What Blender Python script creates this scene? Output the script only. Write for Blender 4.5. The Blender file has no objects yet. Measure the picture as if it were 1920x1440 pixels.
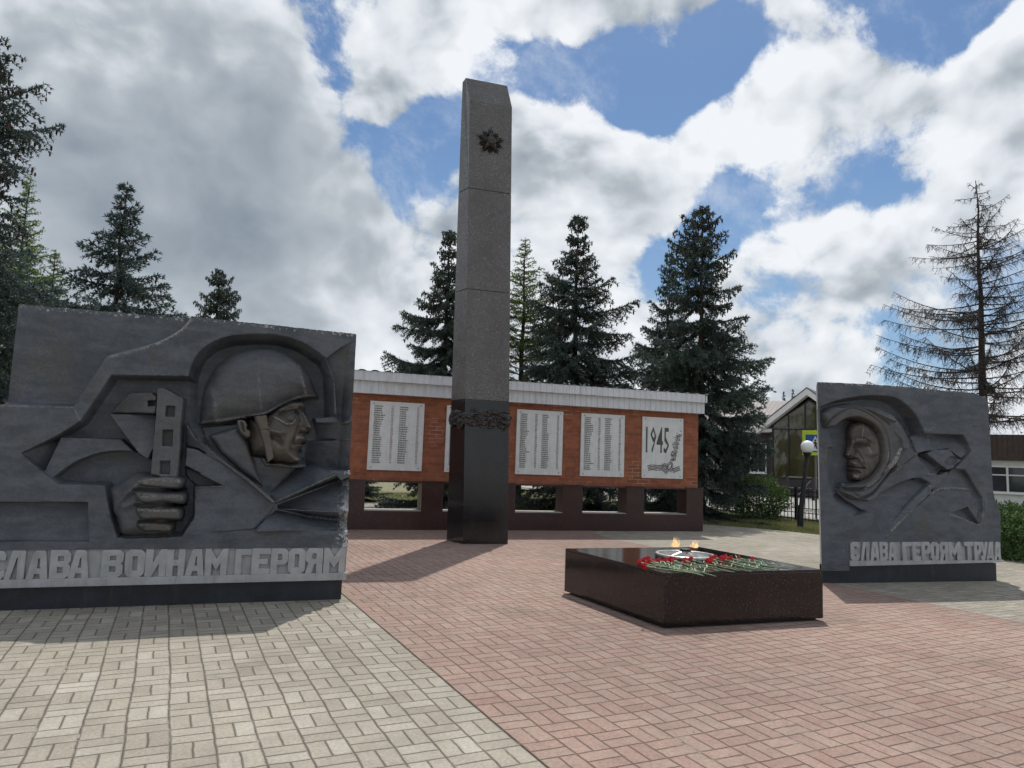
import bpy, math, random
import numpy as np
from mathutils import Matrix, Vector
R=math.radians
S=bpy.context.scene
# ------------------------------------------------------------------ camera, sky, sun, exposure
CAM_H=1.395
cam=bpy.data.cameras.new('camera'); co=bpy.data.objects.new('camera',cam); S.collection.objects.link(co)
cam.sensor_width=36; cam.lens=1327.4/1920*36; cam.clip_start=.05; cam.clip_end=2000
def _cam_matrix(pit,roll,yaw):
    p,r,y=R(pit),R(roll),R(yaw)
    fw=Vector((math.sin(y)*math.cos(p),math.cos(y)*math.cos(p),math.sin(p)))
    r0=Vector((math.cos(y),-math.sin(y),0)); u0=r0.cross(fw)
    rt=r0*math.cos(r)+u0*math.sin(r); up=-r0*math.sin(r)+u0*math.cos(r)
    M=Matrix((rt,up,-fw)).transposed().to_4x4(); M.translation=(0,0,CAM_H); return M
co.matrix_world=_cam_matrix(6.14,2.042,25.565); S.camera=co
S.view_settings.view_transform='Standard'; S.view_settings.look='None'; S.view_settings.exposure=0; S.view_settings.gamma=1
S.cycles.use_adaptive_sampling=True; S.cycles.adaptive_threshold=.02; S.cycles.adaptive_min_samples=8; S.cycles.max_bounces=6; S.cycles.diffuse_bounces=3; S.cycles.transparent_max_bounces=12
SUN=Vector((.32,.415,1)).normalized()          # towards the sun
sl=bpy.data.lights.new('sun','SUN'); sl.energy=3.6; sl.angle=R(.6); sl.color=(1,.955,.88)
so=bpy.data.objects.new('sun',sl); S.collection.objects.link(so); so.rotation_euler=SUN.to_track_quat('Z','Y').to_euler()

class NT:                                       # small node-tree helper: values or sockets go straight in as inputs
    def __init__(s,tree): s.t=tree; s.t.nodes.clear()
    def n(s,typ,ins=(),out=0,**kw):
        nd=s.t.nodes.new(typ)
        for k,v in kw.items(): setattr(nd,k,v)
        it=ins.items() if isinstance(ins,dict) else enumerate(ins)
        for k,v in it:
            if v is None: continue
            if isinstance(v,bpy.types.NodeSocket): s.t.links.new(v,nd.inputs[k])
            else: nd.inputs[k].default_value=v
        return nd if out is None else nd.outputs[out]
    def m(s,op,*a,clamp=False): return s.n('ShaderNodeMath',a,operation=op,use_clamp=clamp)
    def v(s,op,*a,out=0): return s.n('ShaderNodeVectorMath',a,operation=op,out=out)
    def mix(s,f,a,b,blend='MIX'):
        nd=s.n('ShaderNodeMix',{0:f},out=None,data_type='RGBA',blend_type=blend)
        for i,x in ((6,a),(7,b)):
            if isinstance(x,bpy.types.NodeSocket): s.t.links.new(x,nd.inputs[i])
            else: nd.inputs[i].default_value=(*x,1) if len(x)==3 else x
        return nd.outputs[2]
    def step(s,x,a,b,c=0.,d=1.): return s.n('ShaderNodeMapRange',{0:x,1:a,2:b,3:c,4:d},interpolation_type='SMOOTHSTEP')
    def noise(s,vec,scale,detail=4.,rough=.5,out=0,dist=0.): return s.n('ShaderNodeTexNoise',{'Vector':vec,'Scale':scale,'Detail':detail,'Roughness':rough,'Distortion':dist},out=out)
    def sep(s,vec): return s.n('ShaderNodeSeparateXYZ',[vec],out=None).outputs
    def xyz(s,x,y,z): return s.n('ShaderNodeCombineXYZ',[x,y,z])

W=bpy.data.worlds.new('World'); S.world=W; W.use_nodes=True
def build_sky():
    t=NT(W.node_tree)
    d=t.v('NORMALIZE',t.n('ShaderNodeTexCoord',out='Generated'))
    sky=t.n('ShaderNodeTexSky',sky_type='NISHITA',sun_disc=False,sun_elevation=math.asin(SUN.z),sun_rotation=math.atan2(SUN.x,SUN.y),air_density=1.0,dust_density=.6,ozone_density=1.6)
    w1=t.noise(d,2.6,2.,.5,out=1); w2=t.noise(d,9.,2.,.55,out=1)
    off=t.v('ADD',t.v('MULTIPLY',t.v('SUBTRACT',w1,(.5,.5,.5)),(.12,.12,.12)),t.v('MULTIPLY',t.v('SUBTRACT',w2,(.5,.5,.5)),(.030,.030,.030)))
    p=t.v('ADD',d,off); sq=t.v('MULTIPLY',p,(1,1,1.25))
    n3=t.noise(sq,5.5,5.,.55)
    def puffs(q,det):
        n=t.noise(q,3.6,det,.60); acc=t.m('MULTIPLY',t.m('SUBTRACT',n,.5),2.3)
        for sc,am in ((6.,.60),(13.,.42),(28.,.22)):
            vd=t.n('ShaderNodeTexVoronoi',{'Vector':q,'Scale':sc},out='Distance',feature='F1'); acc=t.m('ADD',acc,t.m('MULTIPLY',t.m('SUBTRACT',.42,vd),am))
        return acc
    n1=puffs(sq,7.); n2=puffs(t.v('ADD',sq,tuple(SUN*.036)),4.)
    pn=t.v('NORMALIZE',p)
    def field(bl,src):                          # sum of soft blobs exp(-angle^2/r^2) around given sky directions
        acc=0.
        for (b,rad,amp) in bl:
            g=t.m('EXPONENT',t.m('MULTIPLY_ADD',t.v('DOT_PRODUCT',src,b,out='Value'),2/rad**2,-2/rad**2)); acc=t.m('MULTIPLY_ADD',g,amp,acc)
        return acc
    holes=field(HOLES,pn); greys=field(GREYS,pn)
    cov=t.m('ADD',t.m('ADD',holes,.34),n1)
    hz=t.sep(d)[2]
    cov=t.m('ADD',cov,t.step(hz,.0,.35,.25,0.))
    wisp=t.m('MULTIPLY',t.m('SUBTRACT',t.noise(t.v('MULTIPLY',sq,(1.,1.6,1.)),13.,6.,.68),.5),.95)
    dens=t.step(t.m('ADD',cov,wisp),-.10,.24)
    lit=t.m('MULTIPLY',t.m('SUBTRACT',n1,n2),1.1)
    grey=t.m('ADD',greys,t.m('MULTIPLY',t.m('SUBTRACT',n3,.5),.95))
    thick=t.step(cov,.30,1.1,0.,.20)
    val=t.m('SUBTRACT',t.m('ADD',.81,t.m('MULTIPLY',lit,t.m('SUBTRACT',1.,t.m('MULTIPLY',greys,1.7)))),t.m('ADD',thick,grey))
    val=t.m('MINIMUM',t.m('MAXIMUM',val,.0),1.)
    cr=t.n('ShaderNodeValToRGB',[val],out=None); e=cr.color_ramp.elements
    e[0].position=0; e[0].color=(2.35,2.85,3.45,1); e[1].position=1; e[1].color=(8.9,9.2,9.6,1)
    x=e.new(.45); x.color=(4.6,5.1,5.6,1); x=e.new(.72); x.color=(7.2,7.6,8.1,1)
    blue=t.n('ShaderNodeMix',{0:t.step(hz,.0,.5,.55,.0),6:sky,7:(5.2,6.2,7.4,1)},out=2,data_type='RGBA')
    blue=t.mix(1.,blue,(.66,.81,.93),'MULTIPLY')
    veil=t.step(t.noise(t.v('MULTIPLY',sq,(1.,1.5,1.)),5.,8.,.66),.47,.74,0.,.55); blue=t.mix(veil,blue,(7.4,7.9,8.6))
    col=t.mix(dens,blue,cr.outputs[0])
    bg=t.n('ShaderNodeBackground',{'Color':col,'Strength':.1})
    t.n('ShaderNodeOutputWorld',[bg],out=None)
HOLES=[((0.1583,0.8618,0.4820),0.053,-0.75),
 ((0.2153,0.8638,0.4555),0.053,-0.60),
 ((0.2591,0.8794,0.3994),0.068,-1.10),
 ((0.2955,0.8419,0.4516),0.041,-0.90),
 ((0.3324,0.7927,0.5109),0.060,-0.70),
 ((0.3927,0.7740,0.4968),0.068,-0.90),
 ((0.4530,0.7292,0.5129),0.068,-0.80),
 ((0.4379,0.7616,0.4776),0.038,0.35),
 ((0.5241,0.6902,0.4990),0.075,-1.00),
 ((0.5672,0.6505,0.5051),0.060,-1.00),
 ((0.5039,0.7298,0.4620),0.053,-0.60),
 ((0.6292,0.6797,0.3770),0.053,-0.80),
 ((0.6233,0.7129,0.3213),0.038,-0.70),
 ((0.7356,0.5659,0.3724),0.068,-0.90),
 ((0.7593,0.5338,0.3722),0.045,-0.80),
 ((0.6685,0.6190,0.4122),0.068,-0.35),
 ((0.5952,0.7546,0.2761),0.045,-0.80),
 ((0.5888,0.7690,0.2487),0.045,-0.60),
 ((0.6892,0.6845,0.2377),0.060,-0.45),
 ((0.7335,0.4492,0.5101),0.053,-1.10),
 ((0.7056,0.4854,0.5162),0.045,-0.80),
 ((0.8542,0.4673,0.2282),0.045,-0.40),
 ((0.7346,0.6128,0.2913),0.053,-0.30),
 ((0.2148,0.8625,0.4583),0.049,1.00),
 ((0.7593,0.5338,0.3722),0.029,0.80),
 ((0.5103,0.6730,0.5354),0.034,0.50),
 ((0.5832,0.6684,0.4617),0.038,0.50),
 ((0.3685,0.7466,0.5539),0.098,0.70),
 ((0.2520,0.8122,0.5261),0.083,0.70),
 ((0.1993,0.8595,0.4708),0.045,0.30),
 ((0.2316,0.8678,0.4396),0.045,0.60),
 ((-0.0393,0.9256,0.3766),0.263,0.50),
 ((0.5020,0.7621,0.4090),0.098,0.55),
 ((0.4564,0.8085,0.3714),0.098,0.40),
 ((0.6904,0.5429,0.4782),0.128,0.50),
 ((0.8006,0.4596,0.3845),0.135,0.60),
 ((0.7333,0.6200,0.2790),0.120,0.30),
 ((0.0855,0.9701,0.2271),0.226,0.30),
 ((0.3702,0.7494,0.5490),0.113,0.20)]
GREYS=[((0.1439,0.9735,0.1775),0.150,0.09),
 ((0.0515,0.9687,0.2430),0.098,0.07),
 ((0.5138,0.8380,0.1840),0.120,0.05),
 ((0.7094,0.6860,0.1616),0.113,0.06),
 ((-0.0231,0.9198,0.3916),0.211,0.21),
 ((-0.0734,0.9535,0.2924),0.165,0.14),
 ((0.0731,0.9339,0.3500),0.135,0.12),
 ((-0.1238,0.9672,0.2216),0.150,0.08),
 ((0.1050,0.9492,0.2968),0.120,0.06),
 ((0.5534,0.7539,0.3540),0.053,0.24),
 ((0.4964,0.7784,0.3842),0.068,0.06),
 ((0.7418,0.5132,0.4317),0.090,0.14),
 ((0.8533,0.4792,0.2055),0.083,0.10),
 ((0.7526,0.6294,0.1932),0.090,0.08),
 ((0.2055,0.9614,0.1829),0.120,0.06),
 ((0.2301,0.8997,0.3710),0.068,0.10),
 ((-0.1684,0.8813,0.4416),0.098,-0.08),
 ((0.3083,0.7753,0.5513),0.150,-0.06),
 ((0.5503,0.7117,0.4366),0.083,-0.08),
 ((0.2260,0.8542,0.4683),0.060,-0.08),
 ((0.7121,0.6431,0.2815),0.090,-0.06),
 ((0.7664,0.4541,0.4544),0.090,-0.06)]
build_sky(); W.cycles.sampling_method='MANUAL'; W.cycles.sample_map_resolution=512
# ------------------------------------------------------------------ object helpers
rng=random.Random(7)
def mesh(name,v,f,mats,smooth=False,fm=None):
    me=bpy.data.meshes.new(name)
    if isinstance(f,np.ndarray):
        n,k=f.shape; me.vertices.add(len(v)); me.vertices.foreach_set('co',np.asarray(v,np.float32).ravel())
        me.loops.add(n*k); me.loops.foreach_set('vertex_index',f.astype(np.int32).ravel())
        me.polygons.add(n); me.polygons.foreach_set('loop_start',np.arange(0,n*k,k,dtype=np.int32))
        me.update(calc_edges=True)
    else: me.from_pydata([tuple(p) for p in v],[],f)
    for m in (mats if isinstance(mats,(list,tuple)) else [mats]): me.materials.append(m)
    if fm is not None: me.polygons.foreach_set('material_index',np.asarray(fm,np.int32))
    if smooth: me.polygons.foreach_set('use_smooth',[True]*len(me.polygons))
    me.update(); return me
def link(name,data,parent=None,loc=None,rz=0):
    o=bpy.data.objects.new(name,data); S.collection.objects.link(o)
    if parent: o.parent=parent
    if loc is not None: o.location=loc
    if rz: o.rotation_euler=(0,0,rz)
    return o
def tag(o,label=None,cat=None,group=None,kind=None):
    for k,v in (('label',label),('category',cat),('group',group),('kind',kind)):
        if v: o[k]=v
    return o
def thing(name,label,cat,loc=(0,0,0),rz=0,group=None):
    return tag(link(name,None,None,loc,rz),label,cat,group)
class MB:
    def __init__(s): s.v=[]; s.f=[]
    def add(s,v,f):
        o=len(s.v); s.v+= [tuple(p) for p in v]; s.f+=[tuple(i+o for i in q) for q in f]; return s
    def box(s,a,b,c=0):
        (x0,y0,z0),(x1,y1,z1)=a,b
        if c<=0:
            return s.add([(x0,y0,z0),(x1,y0,z0),(x1,y1,z0),(x0,y1,z0),(x0,y0,z1),(x1,y0,z1),(x1,y1,z1),(x0,y1,z1)],
              [(0,3,2,1),(4,5,6,7),(0,1,5,4),(1,2,6,5),(2,3,7,6),(3,0,4,7)])
        bm=bmesh.new(); bmesh.ops.create_cube(bm,size=1)
        for q in bm.verts: q.co=Vector(((x0+x1)/2+q.co.x*(x1-x0),(y0+y1)/2+q.co.y*(y1-y0),(z0+z1)/2+q.co.z*(z1-z0)))
        bmesh.ops.bevel(bm,geom=bm.edges[:],offset=c,segments=2,affect='EDGES',profile=.6)
        bm.verts.index_update(); s.add([q.co[:] for q in bm.verts],[[q.index for q in f.verts] for f in bm.faces]); bm.free(); return s
    def prism(s,p,y0,y1):                       # polygon in (x,z) extruded along y
        n=len(p); return s.add([(x,y0,z) for x,z in p]+[(x,y1,z) for x,z in p],
            [tuple(range(n)),tuple(range(2*n-1,n-1,-1))]+[((i+1)%n,i,n+i,n+(i+1)%n) for i in range(n)])
    def slab(s,p,z0,z1):                        # polygon in (x,y), counter-clockwise, extruded along z
        n=len(p); return s.add([(x,y,z0) for x,y in p]+[(x,y,z1) for x,y in p],
            [tuple(range(n-1,-1,-1)),tuple(range(n,2*n))]+[(i,(i+1)%n,n+(i+1)%n,n+i) for i in range(n)])
    def loft(s,rings,caps=True):
        n=len(rings[0]); v=[p for r in rings for p in r]; f=[]
        for k in range(len(rings)-1):
            for i in range(n): f.append((k*n+i,k*n+(i+1)%n,(k+1)*n+(i+1)%n,(k+1)*n+i))
        if caps: f+= [tuple(range(n-1,-1,-1)),tuple(range((len(rings)-1)*n,len(rings)*n))]
        return s.add(v,f)
    def tube(s,pts,rad,n=8):
        rings=[]; m=len(pts); pts=[Vector(p) for p in pts]
        for i,p in enumerate(pts):
            d=(pts[min(i+1,m-1)]-pts[max(i-1,0)]).normalized(); a=d.orthogonal().normalized() if i==0 else (a-d*a.dot(d)).normalized(); b=d.cross(a)
            r=rad[i] if hasattr(rad,'__len__') else rad
            rings.append([p+(a*math.cos(2*math.pi*k/n)+b*math.sin(2*math.pi*k/n))*r for k in range(n)])
        return s.loft(rings)
    def lathe(s,prof,n=24,c=(0,0,0)):
        return s.loft([[(c[0]+r*math.cos(2*math.pi*k/n),c[1]+r*math.sin(2*math.pi*k/n),c[2]+z) for k in range(n)] for r,z in prof])
    def build(s,name,mat,parent=None,smooth=False,loc=None,rz=0):
        return link(name,mesh(name,s.v,s.f,mat,smooth),parent,loc,rz)
import bmesh
def frame(ax,ay,bx,by): return (ax,ay,0),math.atan2(by-ay,bx-ax)

# ------------------------------------------------------------------ materials
def material(name,fn,**kw):
    m=bpy.data.materials.new(name); m.use_nodes=True; t=NT(m.node_tree)
    r=fn(t)
    b=t.n('ShaderNodeBsdfPrincipled',{'Base Color':r.get('c'),'Roughness':r.get('r',.8),'Metallic':r.get('metal',0.),'Specular IOR Level':r.get('spec',.5)},out=None)
    if 'bump' in r: t.t.links.new(t.n('ShaderNodeBump',{'Height':r['bump'],'Strength':r.get('bs',.5),'Distance':r.get('bd',.01)}),b.inputs['Normal'])
    if 'coat' in r: b.inputs['Coat Weight'].default_value=r['coat']; b.inputs['Coat Roughness'].default_value=.03
    sh=b.outputs[0]
    if 'trans' in r: sh=t.n('ShaderNodeMixShader',[r['trans'],sh,t.n('ShaderNodeBsdfTranslucent',{'Color':r['c']})])
    t.n('ShaderNodeOutputMaterial',[sh],out=None); return m
def oc(t): return t.n('ShaderNodeTexCoord',out='Object')
def plain(name,c,r=.6,metal=0.,var=.25,sc=8.,bump=0.,spec=.5,streak=0.):
    def fn(t):
        p=oc(t); n=t.noise(p,sc,5.,.6)
        k=t.step(n,.25,.75,1-var,1+var); col=t.mix(1.,c,t.xyz(k,k,k),'MULTIPLY')
        if streak:                              # rain streaks and grime
            q=t.m('MULTIPLY',t.step(t.noise(t.v('MULTIPLY',p,(14.,14.,1.1)),1.,5.,.65),.48,.70),t.step(t.noise(p,2.2,3.,.6),.35,.65)); col=t.mix(t.m('MULTIPLY',q,streak),col,(.16,.145,.12))
        d=dict(c=col,r=t.step(n,.2,.8,max(r-.12,0.02),min(r+.12,1.)),metal=metal,spec=spec)
        if bump: d.update(bump=t.noise(p,sc*6,4.,.6),bs=bump,bd=.01)
        return d
    return material(name,fn)
def basket(name,ramp,joint,x0,pitch,bias):
    def fn(t):
        p=oc(t); wob=t.v('MULTIPLY',t.v('SUBTRACT',t.noise(p,9.,2.,.5,out=1),(.5,.5,.5)),(.012,.012,0)); wob2=t.v('MULTIPLY',t.v('SUBTRACT',t.noise(p,1.1,1.,.5,out=1),(.5,.5,.5)),(.03,.03,0))
        q=t.sep(t.v('ADD',p,t.v('ADD',wob,wob2))); u=t.m('DIVIDE',t.m('SUBTRACT',q[0],x0),pitch); v=t.m('DIVIDE',t.m('ADD',q[1],.07),pitch)
        i,j=t.m('FLOOR',u),t.m('FLOOR',v); fu,fv=t.m('SUBTRACT',u,i),t.m('SUBTRACT',v,j)
        par=t.m('FLOORED_MODULO',t.m('ADD',i,j),2.)
        mx=lambda a,b: t.m('ADD',a,t.m('MULTIPLY',par,t.m('SUBTRACT',b,a)))
        a=mx(fv,fu); b=mx(fu,fv); a2=t.m('MULTIPLY',a,2.); hf=t.m('FLOOR',a2); aa=t.m('SUBTRACT',a2,hf)
        da=t.m('MULTIPLY',t.m('MINIMUM',aa,t.m('SUBTRACT',1.,aa)),pitch/2); db=t.m('MULTIPLY',t.m('MINIMUM',b,t.m('SUBTRACT',1.,b)),pitch)
        du=t.m('MULTIPLY',t.m('MINIMUM',fu,t.m('SUBTRACT',1.,fu)),pitch)
        d=t.m('MINIMUM',t.m('MINIMUM',da,db),t.m('SUBTRACT',du,t.step(t.noise(p,6.,3.,.6),.35,.7,-.0004,.0016)))
        wn=t.n('ShaderNodeTexWhiteNoise',{'Vector':t.xyz(i,j,hf)},out=None,noise_dimensions='3D')
        cr=t.n('ShaderNodeValToRGB',[wn.outputs[0]],out=None); e=cr.color_ramp.elements
        e[0].position,e[0].color=0,(*ramp[0],1); e[1].position,e[1].color=1,(*ramp[-1],1)
        for k,c in enumerate(ramp[1:-1]): x=e.new((k+1)/(len(ramp)-1)); x.color=(*c,1)
        big=t.step(t.noise(p,.35,3.,.6),.3,.7,.86,1.10); fine=t.step(t.noise(p,55.,5.,.7),.25,.75,.80,1.18); mid=t.step(t.noise(p,5.,5.,.65),.3,.7,.90,1.08); speck=t.step(t.noise(p,230.,2.,.5),.30,.42,.62,1.)
        k=t.m('MULTIPLY',t.m('MULTIPLY',big,t.m('MULTIPLY',fine,mid)),speck)
        col=t.mix(1.,cr.outputs[0],t.xyz(k,k,k),'MULTIPLY')
        sand=t.step(t.noise(p,2.3,3.,.6),.52,.66); jc=t.mix(t.m('MULTIPLY',sand,t.step(t.noise(p,14.,2.,.5),.45,.6)),joint,(.36,.33,.28))
        jm=t.step(d,.0006,.0046)
        col=t.mix(jm,jc,col)
        rc=t.sep(wn.outputs[1]); tl=t.m('ADD',t.m('MULTIPLY',t.m('SUBTRACT',fu,.5),t.m('SUBTRACT',rc[0],.5)),t.m('MULTIPLY',t.m('SUBTRACT',fv,.5),t.m('SUBTRACT',rc[1],.5)))
        st=t.m('MULTIPLY',t.step(t.noise(t.v('ADD',p,(7.3,2.2,0)),.9,6.,.68),.54,.70),.42); col=t.mix(st,col,(.15,.125,.095))
        sp=t.n('ShaderNodeTexVoronoi',{'Vector':p,'Scale':3.2},out='Distance',feature='F1'); col=t.mix(t.step(sp,.016,.030,.75,0.),col,(.055,.047,.038))
        h=t.m('ADD',t.m('ADD',t.step(d,.0,.010),t.m('MULTIPLY',tl,2.2)),t.m('MULTIPLY',t.noise(p,120.,4.,.6),.20))
        return dict(c=col,r=.9,bump=h,bs=.9,bd=.010,spec=.3)
    return material(name,fn)
def granite(name,dark,mid,light,scale,rough,amt=.5,coat=None,blotch=None):
    def fn(t):
        p=oc(t); n1=t.noise(p,scale,4.,.7); n2=t.noise(t.v('ADD',p,(3.1,1.7,.4)),scale*1.9,3.,.6)
        vo=t.n('ShaderNodeTexVoronoi',{'Vector':p,'Scale':scale*1.1,'Randomness':1.},out='Color'); vs=t.sep(vo)[0]
        col=t.mix(t.step(n1,.36,.60),dark,mid); col=t.mix(t.m('MULTIPLY',t.step(n2,.54,.66),amt),col,light)
        col=t.mix(t.m('MULTIPLY',t.step(vs,.92,.97),amt*1.1),col,light)
        big=t.step(t.noise(p,1.3,4.,.6),.3,.7,.85,1.12); col=t.mix(1.,col,t.xyz(big,big,big),'MULTIPLY')
        if blotch: col=t.mix(t.m('MULTIPLY',t.step(t.noise(p,3.,6.,.7),.56,.72),t.step(t.noise(p,60.,4.,.7),.48,.62,.15,1.)),col,blotch)
        d=dict(c=col,r=t.step(t.noise(p,4.,4.,.6),.3,.7,rough*.75,rough*1.3),bump=t.noise(p,scale*3,2.,.5),bs=.03,bd=.004)
        if coat: d['coat']=coat
        return d
    return material(name,fn)
def leafy(name,a,b,tip=None,trans=.18,rough=.7,sc=1.6):
    def fn(t):
        p=oc(t); n=t.noise(p,sc,4.,.6); f=t.noise(p,28.,2.,.5)
        c=t.mix(t.step(n,.34,.66),a,b); k=t.step(f,.3,.7,.70,1.35); c=t.mix(1.,c,t.xyz(k,k,k),'MULTIPLY')
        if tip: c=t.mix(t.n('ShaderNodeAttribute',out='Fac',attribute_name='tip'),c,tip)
        return dict(c=c,r=rough,trans=trans,spec=.25)
    return material(name,fn)
def relief_mat(name):
    def fn(t):
        p=oc(t); n=t.noise(p,2.2,6.,.65); st=t.noise(t.v('MULTIPLY',p,(2.,2.,6.)),1.9,5.,.65); f=t.noise(p,42.,5.,.65)
        pat=t.n('ShaderNodeAttribute',out='Fac',attribute_name='patina')
        c=t.mix(t.step(t.m('ADD',t.m('MULTIPLY',n,.55),t.m('MULTIPLY',st,.45)),.38,.62),(.045,.053,.067),(.100,.111,.129))
        br=t.mix(t.step(t.noise(p,5.,5.,.65),.3,.7),(.055,.050,.044),(.118,.101,.080))
        c=t.mix(t.m('MULTIPLY',pat,.95),c,br)
        ol=t.m('MULTIPLY',t.step(t.noise(t.v('ADD',p,(5,2,1)),1.7,5.,.7),.54,.68),.5); c=t.mix(ol,c,(.082,.070,.052))
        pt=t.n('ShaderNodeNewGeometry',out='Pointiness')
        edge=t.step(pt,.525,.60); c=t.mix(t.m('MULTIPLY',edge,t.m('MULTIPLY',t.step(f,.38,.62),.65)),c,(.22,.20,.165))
        k=t.step(f,.25,.75,.82,1.16); c=t.mix(1.,c,t.xyz(k,k,k),'MULTIPLY')
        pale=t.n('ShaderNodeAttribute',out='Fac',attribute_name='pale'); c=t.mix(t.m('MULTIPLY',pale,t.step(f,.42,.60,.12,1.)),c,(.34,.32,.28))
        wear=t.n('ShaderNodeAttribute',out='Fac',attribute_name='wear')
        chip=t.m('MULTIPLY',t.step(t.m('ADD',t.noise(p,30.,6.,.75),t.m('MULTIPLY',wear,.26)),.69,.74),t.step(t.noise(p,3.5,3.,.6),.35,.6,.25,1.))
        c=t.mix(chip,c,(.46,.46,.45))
        h=t.m('ADD',t.m('MULTIPLY',t.noise(t.v('MULTIPLY',p,(1.,1.,2.2)),11.,5.,.65),.6),t.m('MULTIPLY',f,.5))
        return dict(c=c,r=t.step(n,.3,.7,.52,.74),bump=h,bs=.40,bd=.012,spec=.6)
    return material(name,fn)
def brick_mat():
    def fn(t):
        p=oc(t); q=t.sep(p); uv=t.xyz(q[0],q[2],0)
        bt=t.n('ShaderNodeTexBrick',{'Vector':uv,'Color1':(.310,.102,.046,1),'Color2':(.215,.064,.031,1),'Mortar':(.255,.105,.062,1),'Scale':1.,'Mortar Size':.006,'Mortar Smooth':.2,'Bias':-.1,'Brick Width':.26,'Row Height':.077},out=None,offset=.5)
        n=t.noise(p,7.,5.,.65); k=t.step(n,.3,.7,.82,1.15); c=t.mix(1.,bt.outputs[0],t.xyz(k,k,k),'MULTIPLY')
        ef=t.m('MULTIPLY',bt.outputs[1],t.step(t.noise(p,1.4,4.,.7),.52,.64)); c=t.mix(t.m('MULTIPLY',ef,.6),c,(.55,.42,.34))
        return dict(c=c,r=.75,bump=t.m('ADD',t.m('MULTIPLY',bt.outputs[1],-1.),t.m('MULTIPLY',t.noise(p,60.,3.,.6),.25)),bs=.5,bd=.006)
    return material('face_brick',fn)
M={}
M['grey_pav']=basket('grey_pavers',[(.296,.268,.219),(.334,.307,.256),(.312,.285,.234),(.380,.354,.301),(.274,.248,.203)],(.105,.090,.070),1.675-10*.1955,.1955,0)
M['pink_pav']=basket('pink_pavers',[(.292,.198,.166),(.315,.220,.185),(.306,.225,.188),(.284,.187,.156),(.326,.240,.202)],(.115,.080,.066),1.675,.1955,0)
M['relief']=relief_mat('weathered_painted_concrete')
M['plinth']=plain('dark_blue_black_paint',(.012,.016,.024),.5,var=.5,sc=5.,bump=.25,streak=.12)
M['lightpaint']=plain('light_grey_paint',(.36,.365,.37),.65,var=.16,sc=7.,bump=.45,streak=.45)
M['whitepaint']=plain('whitewash',(.42,.43,.43),.7,var=.12,sc=4.,bump=.3)
M['gran_top']=granite('grey_brown_granite',(.056,.052,.052),(.108,.101,.099),(.27,.255,.24),64.,.30,.65)
M['gran_black']=granite('black_polished_granite',(.0085,.0085,.010),(.016,.015,.017),(.045,.042,.045),90.,.14,.25,blotch=(.034,.026,.026))
M['gran_red']=granite('red_brown_granite',(.024,.0092,.0082),(.052,.0205,.0170),(.12,.066,.055),60.,.38,.45)
M['gran_block']=granite('dark_brown_granite',(.0045,.0032,.0035),(.0085,.0058,.006),(.070,.050,.046),70.,.10,.45,blotch=(.040,.026,.024))
M['brick']=brick_mat()
M['white_metal']=plain('white_enamel_sheet',(.64,.66,.69),.45,var=.05,sc=6.,streak=.35)
M['roof_dark']=plain('dark_roof_sheet',(.055,.05,.05),.5,var=.3)
M['marble']=plain('white_marble',(.66,.67,.66),.5,var=.08,sc=9.,streak=.30)
M['engrave']=plain('engraved_dark_paint',(.085,.080,.072),.7,var=.3,sc=30.)
M['engrave_red']=plain('engraved_red_paint',(.22,.10,.085),.7,var=.3,sc=30.)
M['bronze']=plain('dark_bronze',(.046,.041,.038),.38,metal=.35,var=.4,sc=18.,bump=.3)
M['steel']=plain('polished_bronze_steel',(.44,.43,.41),.38,metal=.85,var=.2,sc=14.)
M['soot']=plain('sooted_metal',(.018,.017,.016),.6,metal=.3,var=.4)
M['iron']=plain('black_iron',(.014,.014,.016),.5,metal=.2,var=.3)
M['sill']=plain('pale_stone_sill',(.36,.33,.30),.6,var=.15)
M['bark']=plain('spruce_bark',(.050,.038,.030),.9,var=.4,sc=12.,bump=.8)
M['deadwood']=plain('dead_larch_bark',(.050,.040,.035),.95,var=.4,sc=12.,bump=.5)
M['deadneedle']=plain('dry_brown_needles',(.095,.066,.044),.95,var=.4,sc=6.)
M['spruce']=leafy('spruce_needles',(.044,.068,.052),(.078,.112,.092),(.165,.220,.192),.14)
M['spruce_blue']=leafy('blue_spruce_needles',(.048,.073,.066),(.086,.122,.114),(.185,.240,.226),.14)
M['larch']=leafy('larch_needles',(.10,.155,.035),(.17,.235,.055),(.27,.34,.10),.30)
M['cone']=plain('spruce_cones',(.070,.042,.030),.8,var=.4,sc=10.)
M['leaf']=leafy('shrub_leaves',(.055,.095,.030),(.100,.150,.050),None,.22,sc=5.)
M['hedge']=leafy('hedge_leaves',(.045,.090,.030),(.085,.145,.048),(.13,.20,.075),.22,sc=3.)
M['grass']=leafy('grass_blades',(.150,.165,.062),(.255,.250,.110),(.34,.33,.17),.25,sc=.8)
M['soil']=plain('lawn_earth',(.15,.145,.075),.95,var=.35,sc=2.5,bump=.6)
M['asphalt']=plain('asphalt',(.16,.155,.148),.9,var=.2,sc=3.,bump=.3)
M['concrete']=plain('pale_concrete',(.27,.262,.25),.85,var=.15,sc=2.,bump=.2)
M['petal']=plain('carnation_petals',(.62,.016,.035),.55,var=.45,sc=70.)
M['calyx']=plain('carnation_calyx',(.16,.24,.11),.6,var=.2,sc=30.)
M['stem']=plain('carnation_stem',(.25,.33,.20),.55,var=.35,sc=25.)
M['siding']=plain('dark_brown_siding',(.040,.031,.031),.7,var=.2,sc=3.)
M['tile']=plain('grey_brown_roof_sheet',(.21,.185,.185),.55,var=.12,sc=2.)
M['white_wood']=plain('white_board',(.70,.70,.68),.55,var=.08,sc=4.)
M['brown_roof']=plain('brown_fascia_boards',(.050,.032,.026),.75,var=.35,sc=6.)
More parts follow.
